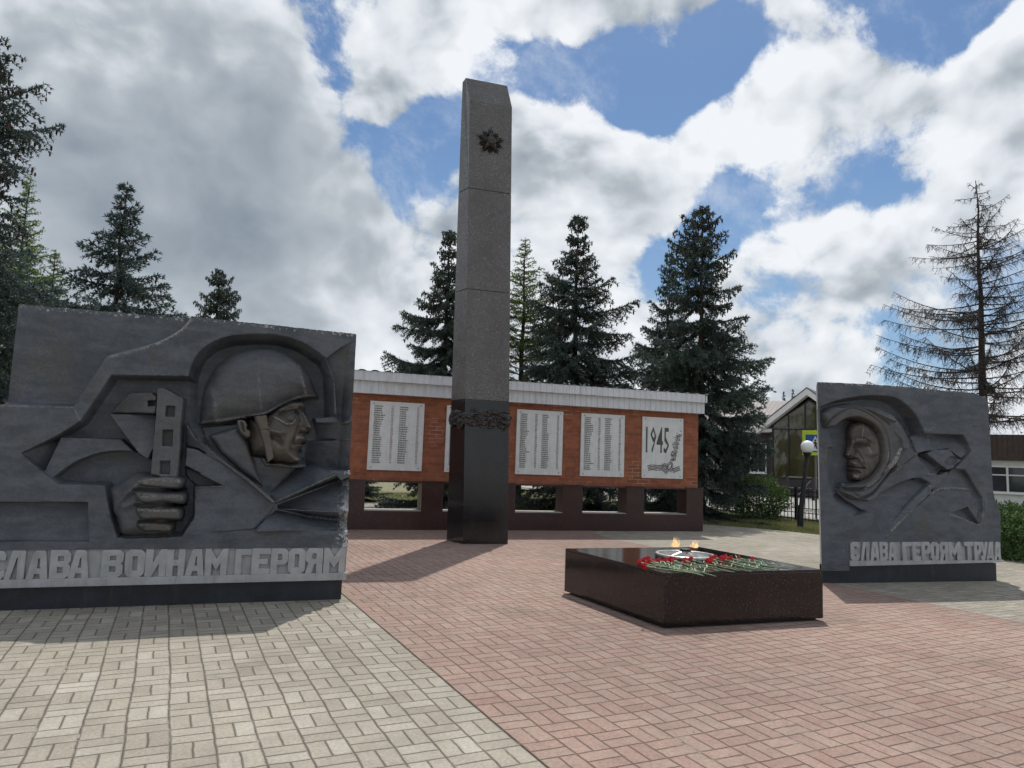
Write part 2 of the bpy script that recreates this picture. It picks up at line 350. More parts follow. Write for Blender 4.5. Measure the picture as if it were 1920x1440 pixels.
M['sign_y']=plain('fluorescent_yellow_green',(.60,.78,.02),.5,var=.04)
M['sign_b']=plain('sign_blue',(.012,.10,.36),.45,var=.04)
M['sign_w']=plain('sign_white',(.80,.80,.80),.45,var=.03)
M['sign_k']=plain('sign_black',(.012,.012,.012),.5,var=.05)
M['galv']=plain('grey_painted_post',(.20,.20,.20),.5,metal=.4,var=.2)
M['globe']=plain('opal_glass_globe',(.82,.83,.85),.25,var=.03)
def glass_fn(t):
    p=oc(t); return dict(c=(.050,.043,.017,1),r=.05,bump=t.noise(p,1.1,2.,.5),bs=.25,bd=.05,spec=.8)  # golden base colour stands in for reflected trees and greenery
M['dark_glass']=material('reflection_tinted_glass',glass_fn)
M['win_glass']=material('window_glass',lambda t:dict(c=(.03,.035,.04,1),r=.06,spec=.8,bump=t.noise(oc(t),1.5,2.,.5),bs=.06,bd=.02))
def flame_mat():
    m=bpy.data.materials.new('gas_flame'); m.use_nodes=True; t=NT(m.node_tree)
    p=oc(t); z=t.sep(p)[2]; n=t.noise(t.v('MULTIPLY',p,(46.,46.,16.)),1.,4.,.6)
    e=t.n('ShaderNodeEmission',{'Color':t.mix(t.step(n,.40,.62),(1.,.34,.10),(1.,.80,.42)),'Strength':1.15})
    a=t.m('MULTIPLY',t.step(n,.38,.60),t.step(z,.03,.125,.45,.04))
    t.n('ShaderNodeOutputMaterial',[t.n('ShaderNodeMixShader',[a,t.n('ShaderNodeBsdfTransparent'),e])],out=None); return m
M['flame']=flame_mat()

# ---- relief sculpting
# ---- relief toolkit: a height field (metres, + = towards the viewer) over the slab's own (u, z) plane
def PT(s):
    return np.array([[float(c) for c in q.split(',')] for q in s.split()])/1000.0
def curve(p, n=6, closed=True):
    out=[]; m=len(p)
    for i in range(m if closed else m-1):
        g=lambda k: p[k%m] if closed else p[min(max(k,0),m-1)]
        a,b,c,d=g(i-1),g(i),g(i+1),g(i+2)
        for k in range(n):
            t=k/n
            out.append(.5*((2*b)+(c-a)*t+(2*a-5*b+4*c-d)*t*t+(3*b-a-3*c+d)*t**3))
    if not closed: out.append(p[-1])
    return np.array(out)
class Relief:
    def __init__(s,u0,u1,z0,z1,step):
        s.u=np.linspace(u0,u1,int(round((u1-u0)/step))+1); s.z=np.linspace(z0,z1,int(round((z1-z0)/step))+1)
        s.U,s.Z=np.meshgrid(s.u,s.z); s.h=np.zeros_like(s.U); s.pat=np.zeros_like(s.U); s.pale=np.zeros_like(s.U)
    def win(s,p,m):
        i0=np.searchsorted(s.u,p[:,0].min()-m); i1=np.searchsorted(s.u,p[:,0].max()+m)
        j0=np.searchsorted(s.z,p[:,1].min()-m); j1=np.searchsorted(s.z,p[:,1].max()+m)
        return slice(j0,j1),slice(i0,i1)
    def seg(s,U,Z,p,closed):
        d2=np.full(U.shape,1e9); q=np.roll(p,-1,0) if closed else p[1:]
        for a,b in zip(p,q):
            e=b-a; L=max(e@e,1e-12)
            t=np.clip(((U-a[0])*e[0]+(Z-a[1])*e[1])/L,0,1)
            d2=np.minimum(d2,(U-a[0]-t*e[0])**2+(Z-a[1]-t*e[1])**2)
        return np.sqrt(d2)
    def sd(s,p,m=.01):
        w=s.win(p,m); U,Z=s.U[w],s.Z[w]; d=s.seg(U,Z,p,True); ins=np.zeros(U.shape,bool)
        for a,b in zip(p,np.roll(p,-1,0)):
            c=(a[1]>Z)!=(b[1]>Z)
            ins^=c&(U<(b[0]-a[0])*(Z-a[1])/((b[1]-a[1]) or 1e-9)+a[0])
        return w,np.where(ins,d,-d)
    # flat or sloped facet: hs = one height, or three (u,z,h) giving a plane; bev = width of its bevelled edge
    def facet(s,p,hs,bev=.008,pat=0):
        w,d=s.sd(p); k=np.clip(d/bev,0,1)
        if np.ndim(hs)==0: v=hs
        else:
            a=np.array([[q[0],q[1],1] for q in hs]); c=np.linalg.solve(a,np.array([q[2] for q in hs]))
            v=c[0]*s.U[w]+c[1]*s.Z[w]+c[2]
        s.h[w]=s.h[w]*(1-k)+v*k; s.pat[w]=np.maximum(s.pat[w],pat*(k>0))
    # rounded swelling: base height + amp at depth r from the outline
    def swell(s,p,base,amp,r,bev=.006,pat=0,pw=.5,keep=False):
        w,d=s.sd(p); t=np.clip(d/r,0,1); v=(s.h[w] if keep else base)+amp*(1-(1-t)**2)**pw; k=np.clip(d/bev,0,1)
        s.h[w]=s.h[w]*(1-k)+v*k; s.pat[w]=np.maximum(s.pat[w],pat*(k>0))
    # soft dab: a gaussian bump (or dent) along a polyline
    def dab(s,p,amp,r):
        w=s.win(p,3*r); d=s.seg(s.U[w],s.Z[w],p,False) if len(p)>1 else np.hypot(s.U[w]-p[0,0],s.Z[w]-p[0,1])
        s.h[w]+=amp*np.exp(-(d/r)**2)
    def worn(s,p,amp,r):                        # pale colour along a ridge: painted highlights together with rubbed paint
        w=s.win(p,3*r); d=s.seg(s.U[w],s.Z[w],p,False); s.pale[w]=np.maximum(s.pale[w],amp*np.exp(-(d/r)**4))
    # add a plane-tilted amount inside (keeps detail)
    def tilt(s,p,hs,bev=.01):
        w,d=s.sd(p); k=np.clip(d/bev,0,1)
        a=np.array([[q[0],q[1],1] for q in hs]); c=np.linalg.solve(a,np.array([q[2] for q in hs]))
        s.h[w]+=k*(c[0]*s.U[w]+c[1]*s.Z[w]+c[2])
def tri(s,hs): p=PT(s); return [(p[i,0],p[i,1],hs[i]) for i in range(3)]

def soldier_relief(step):
    r=Relief(-.45,2.80,.50,2.64,step); F,S,D=r.facet,r.swell,r.dab
    # sunk panel at the upper left, with its bevelled curved edge
    A=np.vstack([PT("-882,2740 -153,2833 1264,3012 1265,2616"),curve(PT("1265,2616 1188,2494 1026,2366 846,2278 609,2178"),5,False)[1:],PT("511,1966 396,1720 152,1718 -465,1692")])
    F(A,-.075,.035)
    # lower left sunk box
    F(PT("-540,891 571,905 612,561 -508,572"),tri("-540,891 571,905 125,564",[-.07,-.07,-.035]),.012)
    # deep pocket behind the weapon and hand
    C=np.vstack([PT("40,1306 294,1472 455,1604 658,2022 1279,2060 1440,1991 1500,1191 1370,1126 1656,1065 1418,1048 1431,776 1339,603 823,595 755,773 687,1045 340,1046 204,1156")])
    F(C,-.12,.028)
    F(PT("40,1306 295,1457 204,1156"),tri("40,1306 295,1457 204,1156",[-.01,-.1,-.1]),.006)
    # wing band and the hollow under its arc
    wing=np.vstack([PT("303,1461 768,1462 925,1318 1019,1290"),curve(PT("905,1345 742,1347 602,1322 451,1251 355,1170 280,1099"),5,False),PT("207,1156")])
    F(wing,tri("303,1461 924,1338 280,1099",[-.035,-.05,-.035]),.006)
    # coat: body, shoulder strip, wedge
    coat=PT("1418,1048 1650,1065 1304,1236 1300,1414 1407,1397 1692,1243 1902,1096 2113,929 2110,887 2064,812 1952,674 1167,603 1339,603 1431,776")
    F(coat,tri("1300,1414 2113,929 1447,674",[-.03,.012,-.004]),.01)
    F(PT("1656,1065 1304,1236 1312,1145 1373,1084 1418,1048"),-.10,.012)
    # niche around the helmet
    N=np.vstack([curve(PT("1275,2056 1323,2239 1421,2376 1602,2485 1863,2537 2093,2537 2300,2475 2498,2343"),6,False),PT("2574,2185 2611,1791 2650,1760 2687,1694 2724,1448 2736,1248 2303,1279 1865,1630 1417,1524 1303,1623")])
    F(N,tri("1333,1604 1864,2528 2593,1801",[-.14,-.165,-.17]),.070)
    # blocks to the right of the face
    F(PT("2498,2343 2619,2463 2792,2576 2908,2141 2774,1732 2709,1695 2634,1768 2584,2117"),tri("2498,2343 2781,2570 2751,1742",[-.06,.0,-.08]),.010)
    F(PT("2435,1743 2639,1768 2709,1695 2931,1741 2942,1539 2468,1527"),tri("2435,1743 2753,1697 2587,1532",[-.15,-.03,-.13]),.012)
    F(PT("2422,1743 2639,1768 2691,1699 2447,1686"),-.06,.010)
    F(PT("2383,1519 2941,1552 2960,1232 2369,1237"),tri("2383,1519 2763,1540 2737,1237",[-.17,-.05,-.11]),.010)
    # neck and open collar
    neck=PT("1406,1607 1743,1646 1900,1416 2012,1270 2283,1252 2186,1145 2093,982 2114,925 1902,1096 1692,1243 1505,1380")
    F(neck,tri("1410,1607 2201,1232 2107,929",[-.105,-.06,-.085]),.012)
    S(PT("1484,1527 1734,1624 1858,1436 1934,1225 2007,1056 1795,1200 1604,1363"),-.085,.045,.05,.01,pat=.3)
    F(PT("1288,1643 1380,1501 1691,1256 1902,1105 2118,925 2077,918 1862,1095 1673,1234 1407,1397 1300,1414"),tri("1288,1643 1691,1256 1300,1414",[-.02,.025,-.07]),.006)
    F(PT("2071,1003 2186,1145 2283,1252 2451,1279 2655,1210 2118,925"),tri("2105,961 2284,1246 2655,1210",[-.06,-.15,.02]),.008)
    F(PT("2129,908 2118,929 2655,1206 2707,1140 2383,1020"),tri("2122,923 2662,1201 2707,1140",[.02,.05,-.11]),.005)
    F(PT("2130,893 2707,1140 2958,1254 2982,840 2808,841 2500,847 2143,859"),tri("2130,893 2742,1137 2808,846",[-.12,-.11,.04]),.006)
    F(PT("2133,859 2982,840 2988,736 2799,740 2440,786"),tri("2133,859 2808,841 2799,740",[-.02,.04,-.10]),.006)
    F(PT("2133,853 2440,786 2799,740 2988,736 2993,652 1949,661 2046,780"),tri("2133,853 2799,735 2343,661",[-.06,-.10,.02]),.006)
    # weapon: magazine blade and perforated barrel jacket
    F(PT("645,1689 805,1889 980,1896 1033,1858 1038,1701"),tri("645,1689 878,1889 1038,1701",[-.10,-.05,-.0]),.006,pat=.5)
    F(PT("645,1685 1034,1700 1045,1383 1012,1284 928,1334"),tri("645,1685 1034,1700 963,1309",[-.05,-.08,.01]),.006,pat=.3)
    F(PT("958,1816 1021,1820 1022,1766 963,1762"),-.075,.006)
    F(PT("1031,1933 1090,1941 1264,1852 1265,1652 1268,1123 1037,1118 1035,1506"),.022,.010,pat=.35)
    for q in ("1119,1772 1194,1776 1198,1676 1119,1676","1110,1555 1196,1559 1200,1410 1114,1411","1109,1279 1195,1282 1201,1159 1113,1160"): F(PT(q),-.02,.007,pat=.3)
    # fist: back of the hand, thumb mass and four fingers with their knuckles
    S(curve(PT("708,1016 802,1079 916,1165 1040,1158 1138,1129 1225,1004 1263,637 1180,601 1048,594 843,602 785,740 736,883"),4),-.10,.115,.11,.012,pat=.4)
    for q,b in (("921,1113 985,1134 1137,1138 1272,1141 1316,1112 1313,1054 1272,1026 1107,1036 982,1052",.030),
                ("930,999 1013,1016 1147,1008 1302,1006 1349,975 1348,916 1311,895 1155,909 1004,902",.035),
                ("951,865 1025,876 1159,869 1284,868 1326,832 1323,768 1293,752 1148,760 1006,760",.028),
                ("967,722 1044,751 1149,744 1237,733 1263,700 1252,658 1215,643 1119,648 1024,653",.015)):
        S(curve(PT(q),4),-.055+b,.075,.030,.007,pat=.55,pw=.6)
        p=PT(q); D(np.array([p[0]*.55+p[1]*.45+[.012,-.018]]),.014,.022); D(np.array([(p[4]+p[5])/2-[.02,0]]),.010,.018)
    for q in ("929,1018 1108,1018 1316,1017","949,883 1119,887 1332,881","989,741 1130,752 1303,744"): D(PT(q),-.025,.010)
    D(PT("770,812 816,915 902,999"),.02,.03); D(PT("846,998 971,1073"),.02,.03); D(PT("866,874 937,916"),.015,.03)
    # helmet
    hel=np.vstack([curve(PT("1397,1624 1390,1818 1427,2033 1530,2230 1731,2365 1976,2401 2191,2339 2328,2211 2410,2078 2461,1951"),6,False),curve(PT("2461,1951 2283,1912 2109,1822 1960,1731 1720,1679 1583,1650 1398,1619"),6,False)[1:]])
    S(hel,-.085,.105,.24,.012,pat=.25,pw=.6)
    w,d=r.sd(hel); k=np.clip(d/.01,0,1); cu,cz=PT("1899,2024")[0]
    r.h[w]+=k*(.012-.05*((r.U[w]-cu)/.5)**2)
    for q,a,ww in (("1876,2286 1883,2066 1904,1893 1940,1729",.010,.030),("2206,2269 2288,2096 2324,1942",.016,.028),("1449,1992 1511,1825 1543,1657",.010,.03)): D(curve(PT(q),5,False),a,ww)
    D(curve(PT("1401,1628 1582,1663 1719,1692 1959,1744 2108,1835 2282,1926 2456,1957"),5,False),.018,.016)
    # head
    face=PT("1794,1719 1966,1741 2092,1830 2192,1891 2297,1905 2337,1868 2333,1825 2320,1804 2364,1744 2418,1652 2416,1620 2392,1602 2357,1586 2363,1539 2371,1507 2341,1476 2340,1455 2320,1430 2311,1404 2329,1343 2328,1312 2300,1280 2234,1263 2144,1277 2034,1279 1995,1324 1864,1342 1826,1462 1801,1613")
    S(face,-.13,.20,.17,.010,pat=1,pw=.62)
    cu,cz=PT("2110,1567")[0]; w,d=r.sd(face); k=np.clip(d/.012,0,1)
    r.h[w]+=k*(-.05*np.clip((cu-r.U[w])/.15,0,1.2)**1.5)
    D(PT("2095,1795 2166,1834 2255,1855 2324,1836"),0.0300,0.0153)            # brow
    D(PT("2105,1745 2171,1768 2230,1779"),-0.0525,0.0255); D(PT("2261,1769 2273,1692"),-0.0330,0.0187)   # eye socket, beside the nose
    S(curve(PT("2141,1741 2171,1763 2219,1773 2236,1743 2220,1698 2183,1693"),4),0,.016,.014,.004,pat=1,keep=True)  # eyeball
    D(PT("2135,1748 2171,1770 2227,1781"),0.0135,0.0059); D(PT("2143,1722 2184,1687 2224,1695"),0.0090,0.0059); D(PT("2188,1734"),-0.0090,0.0051)
    D(PT("2048,1726 2110,1683 2163,1655 2215,1665 2249,1714"),0.0165,0.0110)       # lower lid bag
    D(PT("2020,1593 2094,1578 2146,1576"),0.0270,0.0238); D(PT("2031,1532 2099,1516 2131,1475"),-0.0240,0.0221) # cheekbone, hollow cheek
    D(PT("2316,1792 2358,1720 2389,1650"),0.0300,0.0187); D(PT("2390,1635"),0.0270,0.0187); D(PT("2315,1623 2339,1609"),0.0300,0.0153)  # nose bridge, tip, wing
    D(PT("2284,1586 2347,1592 2385,1599"),-0.0240,0.0076); D(PT("2267,1668 2251,1573 2220,1479 2209,1408"),-0.0180,0.0102)  # under nose, fold
    D(PT("2255,1511 2313,1545 2360,1516"),0.0210,0.0170); D(PT("2235,1475 2294,1482 2369,1491"),-0.0270,0.0068)    # upper lip, mouth line
    D(PT("2281,1456 2329,1463"),0.0240,0.0102); D(PT("2224,1417 2284,1411 2321,1413"),-0.0210,0.0136)   # lower lip, below
    D(PT("2281,1334 2304,1327"),0.0300,0.0255); D(PT("2041,1287 2129,1286 2233,1272 2299,1288"),0.0120,0.0102)    # chin, jaw
    D(PT("2052,1441 2063,1503"),0.0090,0.0170)
    strap=PT("1866,1720 1982,1740 2012,1601 2039,1502 2056,1410 2072,1342 2020,1279 1986,1392 1931,1566")
    F(strap,tri("1873,1721 1999,1600 2020,1279",[.028,.048,.045]),.004,pat=.9)
    D(PT("1877,1713 1934,1566 1990,1392 2018,1286"),-.02,.006); D(PT("1933,1591 2001,1597"),-.006,.004)
    S(curve(PT("1721,1670 1780,1686 1819,1649 1822,1602 1852,1582 1852,1526 1804,1520 1747,1586"),4),-.03,.045,.018,.005,pat=.9)  # ear
    D(PT("1767,1647 1792,1573"),-.016,.008)
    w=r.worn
    w(curve(PT("1260,2603 1187,2501 1026,2370 846,2278 631,2193"),5,False),.75,.022)  # pale strip along the curved edge of the sunk panel
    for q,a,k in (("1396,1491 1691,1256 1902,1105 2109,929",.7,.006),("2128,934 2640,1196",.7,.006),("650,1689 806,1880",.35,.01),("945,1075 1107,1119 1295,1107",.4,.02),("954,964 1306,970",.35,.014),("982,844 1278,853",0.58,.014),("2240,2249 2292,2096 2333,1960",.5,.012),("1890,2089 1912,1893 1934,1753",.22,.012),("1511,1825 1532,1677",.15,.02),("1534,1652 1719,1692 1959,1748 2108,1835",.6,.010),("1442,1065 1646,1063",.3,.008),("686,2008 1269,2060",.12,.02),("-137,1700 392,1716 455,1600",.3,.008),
      ("2048,1726 2110,1683 2163,1655 2215,1665",0.72,.008),("2316,1784 2358,1720 2389,1658",0.58,.010),("2308,1623 2346,1609",0.72,.012),("2272,1481 2326,1463",.3,.010),("2259,1333 2312,1327",0.65,.016),("2020,1590 2109,1574",.3,.010),("2260,1543 2351,1539",0.58,.014),("2149,1865 2300,1858",.3,.012)): w(PT(q),a,k)  # pale strokes paint highlights on ridges of face, collar and hand
    return r
def woman_relief(step):
    r=Relief(-.49,2.50,.16,2.56,step); F,S,D=r.facet,r.swell,r.dab
    hood=np.vstack([curve(PT("-459,2219 -255,2306 48,2380 382,2419 696,2416 906,2332 1088,2168 1210,1952"),6,False),PT("1862,1959 2024,1737 1833,1587 1718,1496 1857,1489 2234,1115 2099,750 1930,1229 1639,1233 1269,1134 996,942 518,565 322,890 -6,824 -262,1055 -404,1410 -465,1737")])
    F(hood,tri("-405,2217 1088,2168 44,845",[-.11,-.20,-.07]),.050)
    # thick shadowed ring left of the hood and the hollow behind the cheek
    F(PT("-449,1696 -40,1712 -49,1214 -113,1130 -262,1055 -404,1410"),tri("-449,1696 -68,1544 -262,1055",[.0,-.19,-.05]),.01)
    F(PT("-388,1678 -301,1692 -342,1453 -411,1451"),-.03,.01,pat=.8)
    F(PT("-262,1055 -125,1129 -27,1049 284,900 -6,824"),tri("-262,1055 284,900 -6,824",[-.06,-.14,.01]),.006)
    # right hand folds
    F(PT("1080,1907 1210,1947 1862,1954 2024,1737 1835,1631 1646,1756 1288,1710 1099,1670"),tri("1210,1943 1862,1950 1452,1727",[-.12,-.12,-.05]),.008)
    F(PT("1247,1676 1371,1734 1651,1760 1725,1671 1834,1609 1635,1482 1552,1469"),tri("1247,1676 1673,1757 1635,1482",[-.02,-.03,.0]),.008)
    F(curve(PT("1529,1588 1670,1665 1785,1629 1720,1544 1596,1531"),4),-.055,.02)
    F(PT("1111,1628 1259,1644 1566,1480 1413,1400 1226,1459"),tri("1111,1628 1566,1480 1279,1439",[-.10,-.10,-.04]),.008)
    shawl=PT("995,1752 1073,1695 1110,1606 1279,1443 1440,1401 1574,1465 1562,1382 1353,1226 1270,1181 1260,1288 1115,1344 982,1332 636,1167 325,1025 -26,1090 -100,1171 176,1198 539,1396 780,1659")
    F(shawl,tri("1020,1710 1524,1446 225,1096",[.0,.01,-.03]),.012)
    D(PT("1067,1680 856,1533 642,1378 537,1312"),.018,.014); D(PT("1566,1480 1386,1399 1224,1395"),.012,.012)
    F(PT("1562,1372 1718,1496 1857,1489 1991,1351 2234,1115 2105,764 1929,1222 1639,1233 1269,1134 1353,1226"),tri("1634,1450 2206,1114 1323,1161",[-.06,-.05,-.03]),.01)
    D(curve(PT("1269,1149 1433,1206 1653,1237 1929,1226"),5,False),.022,.018)
    F(PT("1571,891 1891,989 2099,750"),tri("1571,891 1891,989 2099,750",[-.005,-.10,-.05]),.006)
    D(PT("2099,746 2260,1071"),.015,.02)
    # dark hollow under the shawl and the long blade fold below it
    F(np.vstack([curve(PT("481,1143 743,1264 982,1341 1168,1337 1274,1284"),5,False),PT("1243,1159 969,931 518,565 395,767 323,932")]),tri("637,1188 1247,1277 570,623",[-.13,-.09,-.015]),.012)
    F(PT("518,569 585,686 892,983 1274,1278 1276,1181 969,931"),tri("518,569 1274,1278 1276,1181",[-.01,-.01,.015]),.006)
    D(PT("1274,1278 1243,1159 969,931 531,578"),.018,.010)
    # hood: outer cloth ring, then inner band, face opening
    outer=np.vstack([curve(PT("-395,2137 -269,2227 -94,2269 97,2295 314,2281 547,2256 742,2175 884,2052 999,1895 1068,1769 1058,1671 895,1558 695,1424 521,1251 390,1122 210,1035 59,1043 -77,1102 -115,1168"),4,False),curve(PT("37,1182 265,1213 472,1333 593,1506 599,1750 539,1961 336,2122 69,2172 -147,2097 -336,1952"),4,False)])
    S(outer,-.125,.11,.07,.012,pat=.35,pw=.6)
    F(PT("288,2279 547,2261 741,2164 732,2066 621,2104 416,2201"),tri("288,2279 741,2164 621,2104",[-.06,-.03,.02]),.01)
    F(PT("747,2132 909,1999 998,1874 1059,1703 927,1720 821,1727 800,1908"),tri("747,2132 1047,1746 822,1759",[-.02,-.06,.01]),.01)
    F(PT("834,1727 994,1744 1065,1671 735,1457 765,1586"),tri("848,1728 1058,1671 735,1457",[-.06,.015,.01]),.01)
    rim=np.vstack([curve(PT("-336,1952 -285,2049 -146,2150 7,2227 184,2220 388,2135 541,2014 615,1857 650,1688 620,1538 525,1398 393,1268 264,1202 37,1182 -87,1204"),4,False),curve(PT("38,1249 215,1264 396,1363 529,1535 535,1801 461,1957 335,2047 156,2102 4,2084 -110,2036 -205,1958"),4,False)])
    S(rim,-.085,.085,.035,.008,pat=.6,pw=.6)
    D(curve(PT("735,1948 837,1824 793,1672 697,1520 552,1420 420,1290 252,1202"),5,False),.022,.016)
    D(curve(PT("-184,2106 -57,2186 95,2231 235,2202 413,2115 540,1993 601,1835"),5,False),.012,.014)
    D(curve(PT("-94,2242 134,2260 313,2217 492,2140 646,2051"),5,False),-.03,.016)
    D(PT("-100,1163 36,1104 185,1055"),.02,.014); D(PT("86,1126 160,1060 390,1122"),-.018,.016)
    r.h*=.80
    # opening and face
    F(curve(PT("-205,1953 -110,2034 4,2082 156,2100 334,2045 461,1955 535,1801 529,1535 396,1361 215,1264 38,1247 -74,1277 -107,1514 -189,1781"),4),-.19,.015)
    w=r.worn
    for q,a,k in (("808,1715 698,1541 552,1420 420,1290 264,1202",.95,.022),("1045,1671 735,1457",0.80,.006),("610,1687 594,1559",0.68,.008),("-100,1163 48,1094 185,1055",.45,.006),("1260,1277 1270,1181 969,931 623,665",.7,.009),("1566,1480 1413,1400",.8,.012),("1269,1143 1461,1218 1653,1237 1915,1226",.7,.012),("1584,887 1856,815 2090,748",.8,.008),("2099,753 2168,917",.4,.012),("662,2146 765,2065",.25,.03)): w(PT(q),a,k)  # highlights of hood rim and shawl folds painted in pale colour
    return r
def woman_head(step):                          # the face is carved in the round, turned towards the left edge
    r=Relief(-.30,.30,1.30,2.40,step); F,S,D=r.facet,r.swell,r.dab; r.h-=.105
    face=np.vstack([PT("-185,1798 -204,1883 -188,1980 -132,2046 -33,2070 84,2040 180,1957 236,1831 253,1683 241,1534 171,1416 72,1317 -26,1271 -114,1257 -173,1286 -190,1349 -179,1403 -188,1429 -175,1467 -191,1493 -177,1525 -169,1563 -208,1585 -229,1625 -206,1700")])
    S(face,-.105,.150,.085,.006,pat=1,pw=.55)
    cu,cz=PT("-68,1737")[0]; w,d=r.sd(face); k=np.clip(d/.012,0,1)
    r.h[w]+=k*(-.06*np.clip((r.U[w]-cu-.02)/.16,0,1.3)**1.6)
    D(PT("-175,1787 -136,1810"),0.0300,0.0180); D(curve(PT("-96,1832 -36,1866 42,1857 110,1806"),5,False),0.0250,.016)  # brows
    D(PT("16,2039 -17,1866"),0.0150,0.0126)
    D(PT("-97,1747 -18,1760 60,1751"),-0.0657,0.0270)
    S(curve(PT("-33,1748 7,1776 70,1762 104,1742 59,1714 1,1709"),4),0,.014,.013,.004,pat=1,keep=True)
    D(PT("-38,1767 21,1787 80,1762 113,1737"),0.0150,0.0063); D(PT("-19,1698 59,1703 99,1729"),0.0112,0.0063); D(PT("6,1744"),-0.0150,0.0072)
    D(PT("-136,1778 -167,1691 -198,1615"),0.0525,0.0198); D(PT("-193,1610"),0.0263,0.0162); D(PT("-99,1602"),0.0338,0.0162); D(PT("-117,1735 -99,1650"),-0.0263,0.0180)
    D(PT("-193,1573 -139,1566 -90,1576"),-0.0338,0.0090); D(PT("-80,1566 -32,1504 16,1452"),-0.0225,0.0108); D(PT("-59,1694 -2,1579 17,1527"),0.0225,0.0180)
    D(PT("-160,1510 -91,1507"),0.0225,0.0162); D(PT("-180,1466 -92,1461 6,1454"),-0.0338,0.0072); D(PT("-171,1437 -72,1436"),0.0225,0.0108); D(PT("-176,1405 -92,1406 -44,1397"),-0.0300,0.0108)
    D(PT("-123,1336 -93,1342"),0.0375,0.0270); D(PT("68,1634 155,1648"),0.0263,0.0270); D(PT("116,1583 213,1639"),-0.0150,0.0144); D(PT("16,1463 34,1379"),0.0150,0.0270)
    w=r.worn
    for q,a,k in (("16,2039 -17,1866",0.90,.006),("-166,1734 -197,1626",0.90,.010),("-139,1542 -91,1502",0.78,.014),("60,1751 98,1667",0.78,.010),("-113,1342 -84,1337",0.90,.02),("-86,1822 101,1848",0.45,.010),("-69,1641 -12,1547",0.57,.012)): w(PT(q),a,k)  # forehead, nose, lip and chin highlights painted as pale colour
    m=np.zeros(r.h.shape,bool); w,d=r.sd(face,.004); m[w]=d>-.001; r.mask=m
    return r
# ------------------------------------------------------------------ ground and paving
def flat(name,p,z,mat,label,cat):
    o=link(name,mesh(name,[(x,y,z) for x,y in p],[tuple(range(len(p)))],mat)); o['kind']='structure'; tag(o,label,cat); return o
flat('ground',[(-400,-300),(600,-300),(600,700),(-400,700)],-.03,M['soil'],'bare earth and lawn ground around the memorial','ground')
flat('grey_paving',[(-16,-6),(12.95,-6),(12.95,9.0),(13.12,11.2),(12.75,12.6),(11.9,13.9),(9.3,14.5),(8.9,21.5),(-16,21.5)],0,M['grey_pav'],'grey beige basket weave paving around the steles','paving')
flat('pink_paving',[(1.675,-6),(7.60,-6),(7.60,11.6),(8.05,12.75),(8.0,12.9),(1.675,13.7)],.004,M['pink_pav'],'dusty pink block paving strip running to the obelisk','paving')
flat('pavement',[(17.2,2),(30,2),(30,40),(16.9,40)],-.010,M['concrete'],'pale concrete pavement behind the iron fence','pavement')

# ------------------------------------------------------------------ the two relief steles
def relief_slab(name,rel,keep,warp,back,parent,off,wear,slant=0.,endmat=None,RS=1.):
    nz,nu=rel.h.shape; U,Z=warp(rel.U.copy(),rel.Z.copy())
    ii=np.arange(nz*nu).reshape(nz,nu)
    uc=(rel.u[:-1]+rel.u[1:])/2; zc=(rel.z[:-1]+rel.z[1:])/2
    k=keep(*np.meshgrid(uc,zc))
    q=np.stack([ii[:-1,:-1],ii[:-1,1:],ii[1:,1:],ii[1:,:-1]],-1)[k]
    v=np.stack([U,-off-rel.h*RS,Z],-1).reshape(-1,3)
    cnt={}
    kp=np.pad(k,1); loops=[]
    J,I=np.nonzero(k)
    def edge(m,a,b): jj,i2=np.nonzero(m); loops.append(np.stack([ii[jj+a[0],i2+a[1]],ii[jj+b[0],i2+b[1]]],-1))
    edge(k&~kp[:-2,1:-1],(0,1),(0,0)); edge(k&~kp[2:,1:-1],(1,0),(1,1))
    edge(k&~kp[1:-1,:-2],(0,0),(1,0)); edge(k&~kp[1:-1,2:],(1,1),(0,1))
    e=np.concatenate(loops); used=np.unique(e); mp=np.full(nz*nu,-1); mp[used]=len(v)+np.arange(len(used))
    bk=v[used].copy(); lf=np.clip(1-(bk[:,0]-rel.u[0])/(rel.u[-1]-rel.u[0]),0,1); bk[:,0]+=slant*lf; bk[:,1]=back
    v=np.concatenate([v,bk]); sk=np.stack([e[:,0],mp[e[:,0]],mp[e[:,1]],e[:,1]],-1)
    fm=np.zeros(len(q)+len(sk),np.int32)
    if endmat: fm[len(q):]=np.where(np.abs(v[sk[:,0],0]-v[sk[:,3],0])+np.abs(v[sk[:,0],0]-U[:, :1].mean())<.03,1,0)
    me=mesh(name,v,np.concatenate([q,sk]),[M['relief']]+([endmat] if endmat else []),fm=fm)
    sm=np.zeros(len(me.polygons),bool); sm[:len(q)]=True; me.polygons.foreach_set('use_smooth',sm)
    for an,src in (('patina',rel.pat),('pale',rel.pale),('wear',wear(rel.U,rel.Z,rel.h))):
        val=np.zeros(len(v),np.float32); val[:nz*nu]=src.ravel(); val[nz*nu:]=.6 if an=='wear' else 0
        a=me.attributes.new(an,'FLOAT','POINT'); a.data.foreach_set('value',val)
    return link(name,me,parent)
G={}   # block letters: outline then holes, in a unit box (width, height)
G['С']=[[(1,.70),(1,.88),(.82,1),(.20,1),(0,.86),(0,.14),(.20,0),(.82,0),(1,.12),(1,.30),(.70,.30),(.70,.21),(.36,.21),(.36,.79),(.70,.79),(.70,.70)]]
G['Л']=[[(0,0),(.30,0),(.56,.78),(.66,.78),(.66,0),(1,0),(1,1),(.36,1)]]
G['А']=[[(0,0),(.30,0),(.36,.18),(.66,.18),(.69,0),(1,0),(.80,.96),(.74,1),(.36,1),(.28,.95)],[(.43,.36),(.50,.74),(.58,.74),(.64,.36)]]
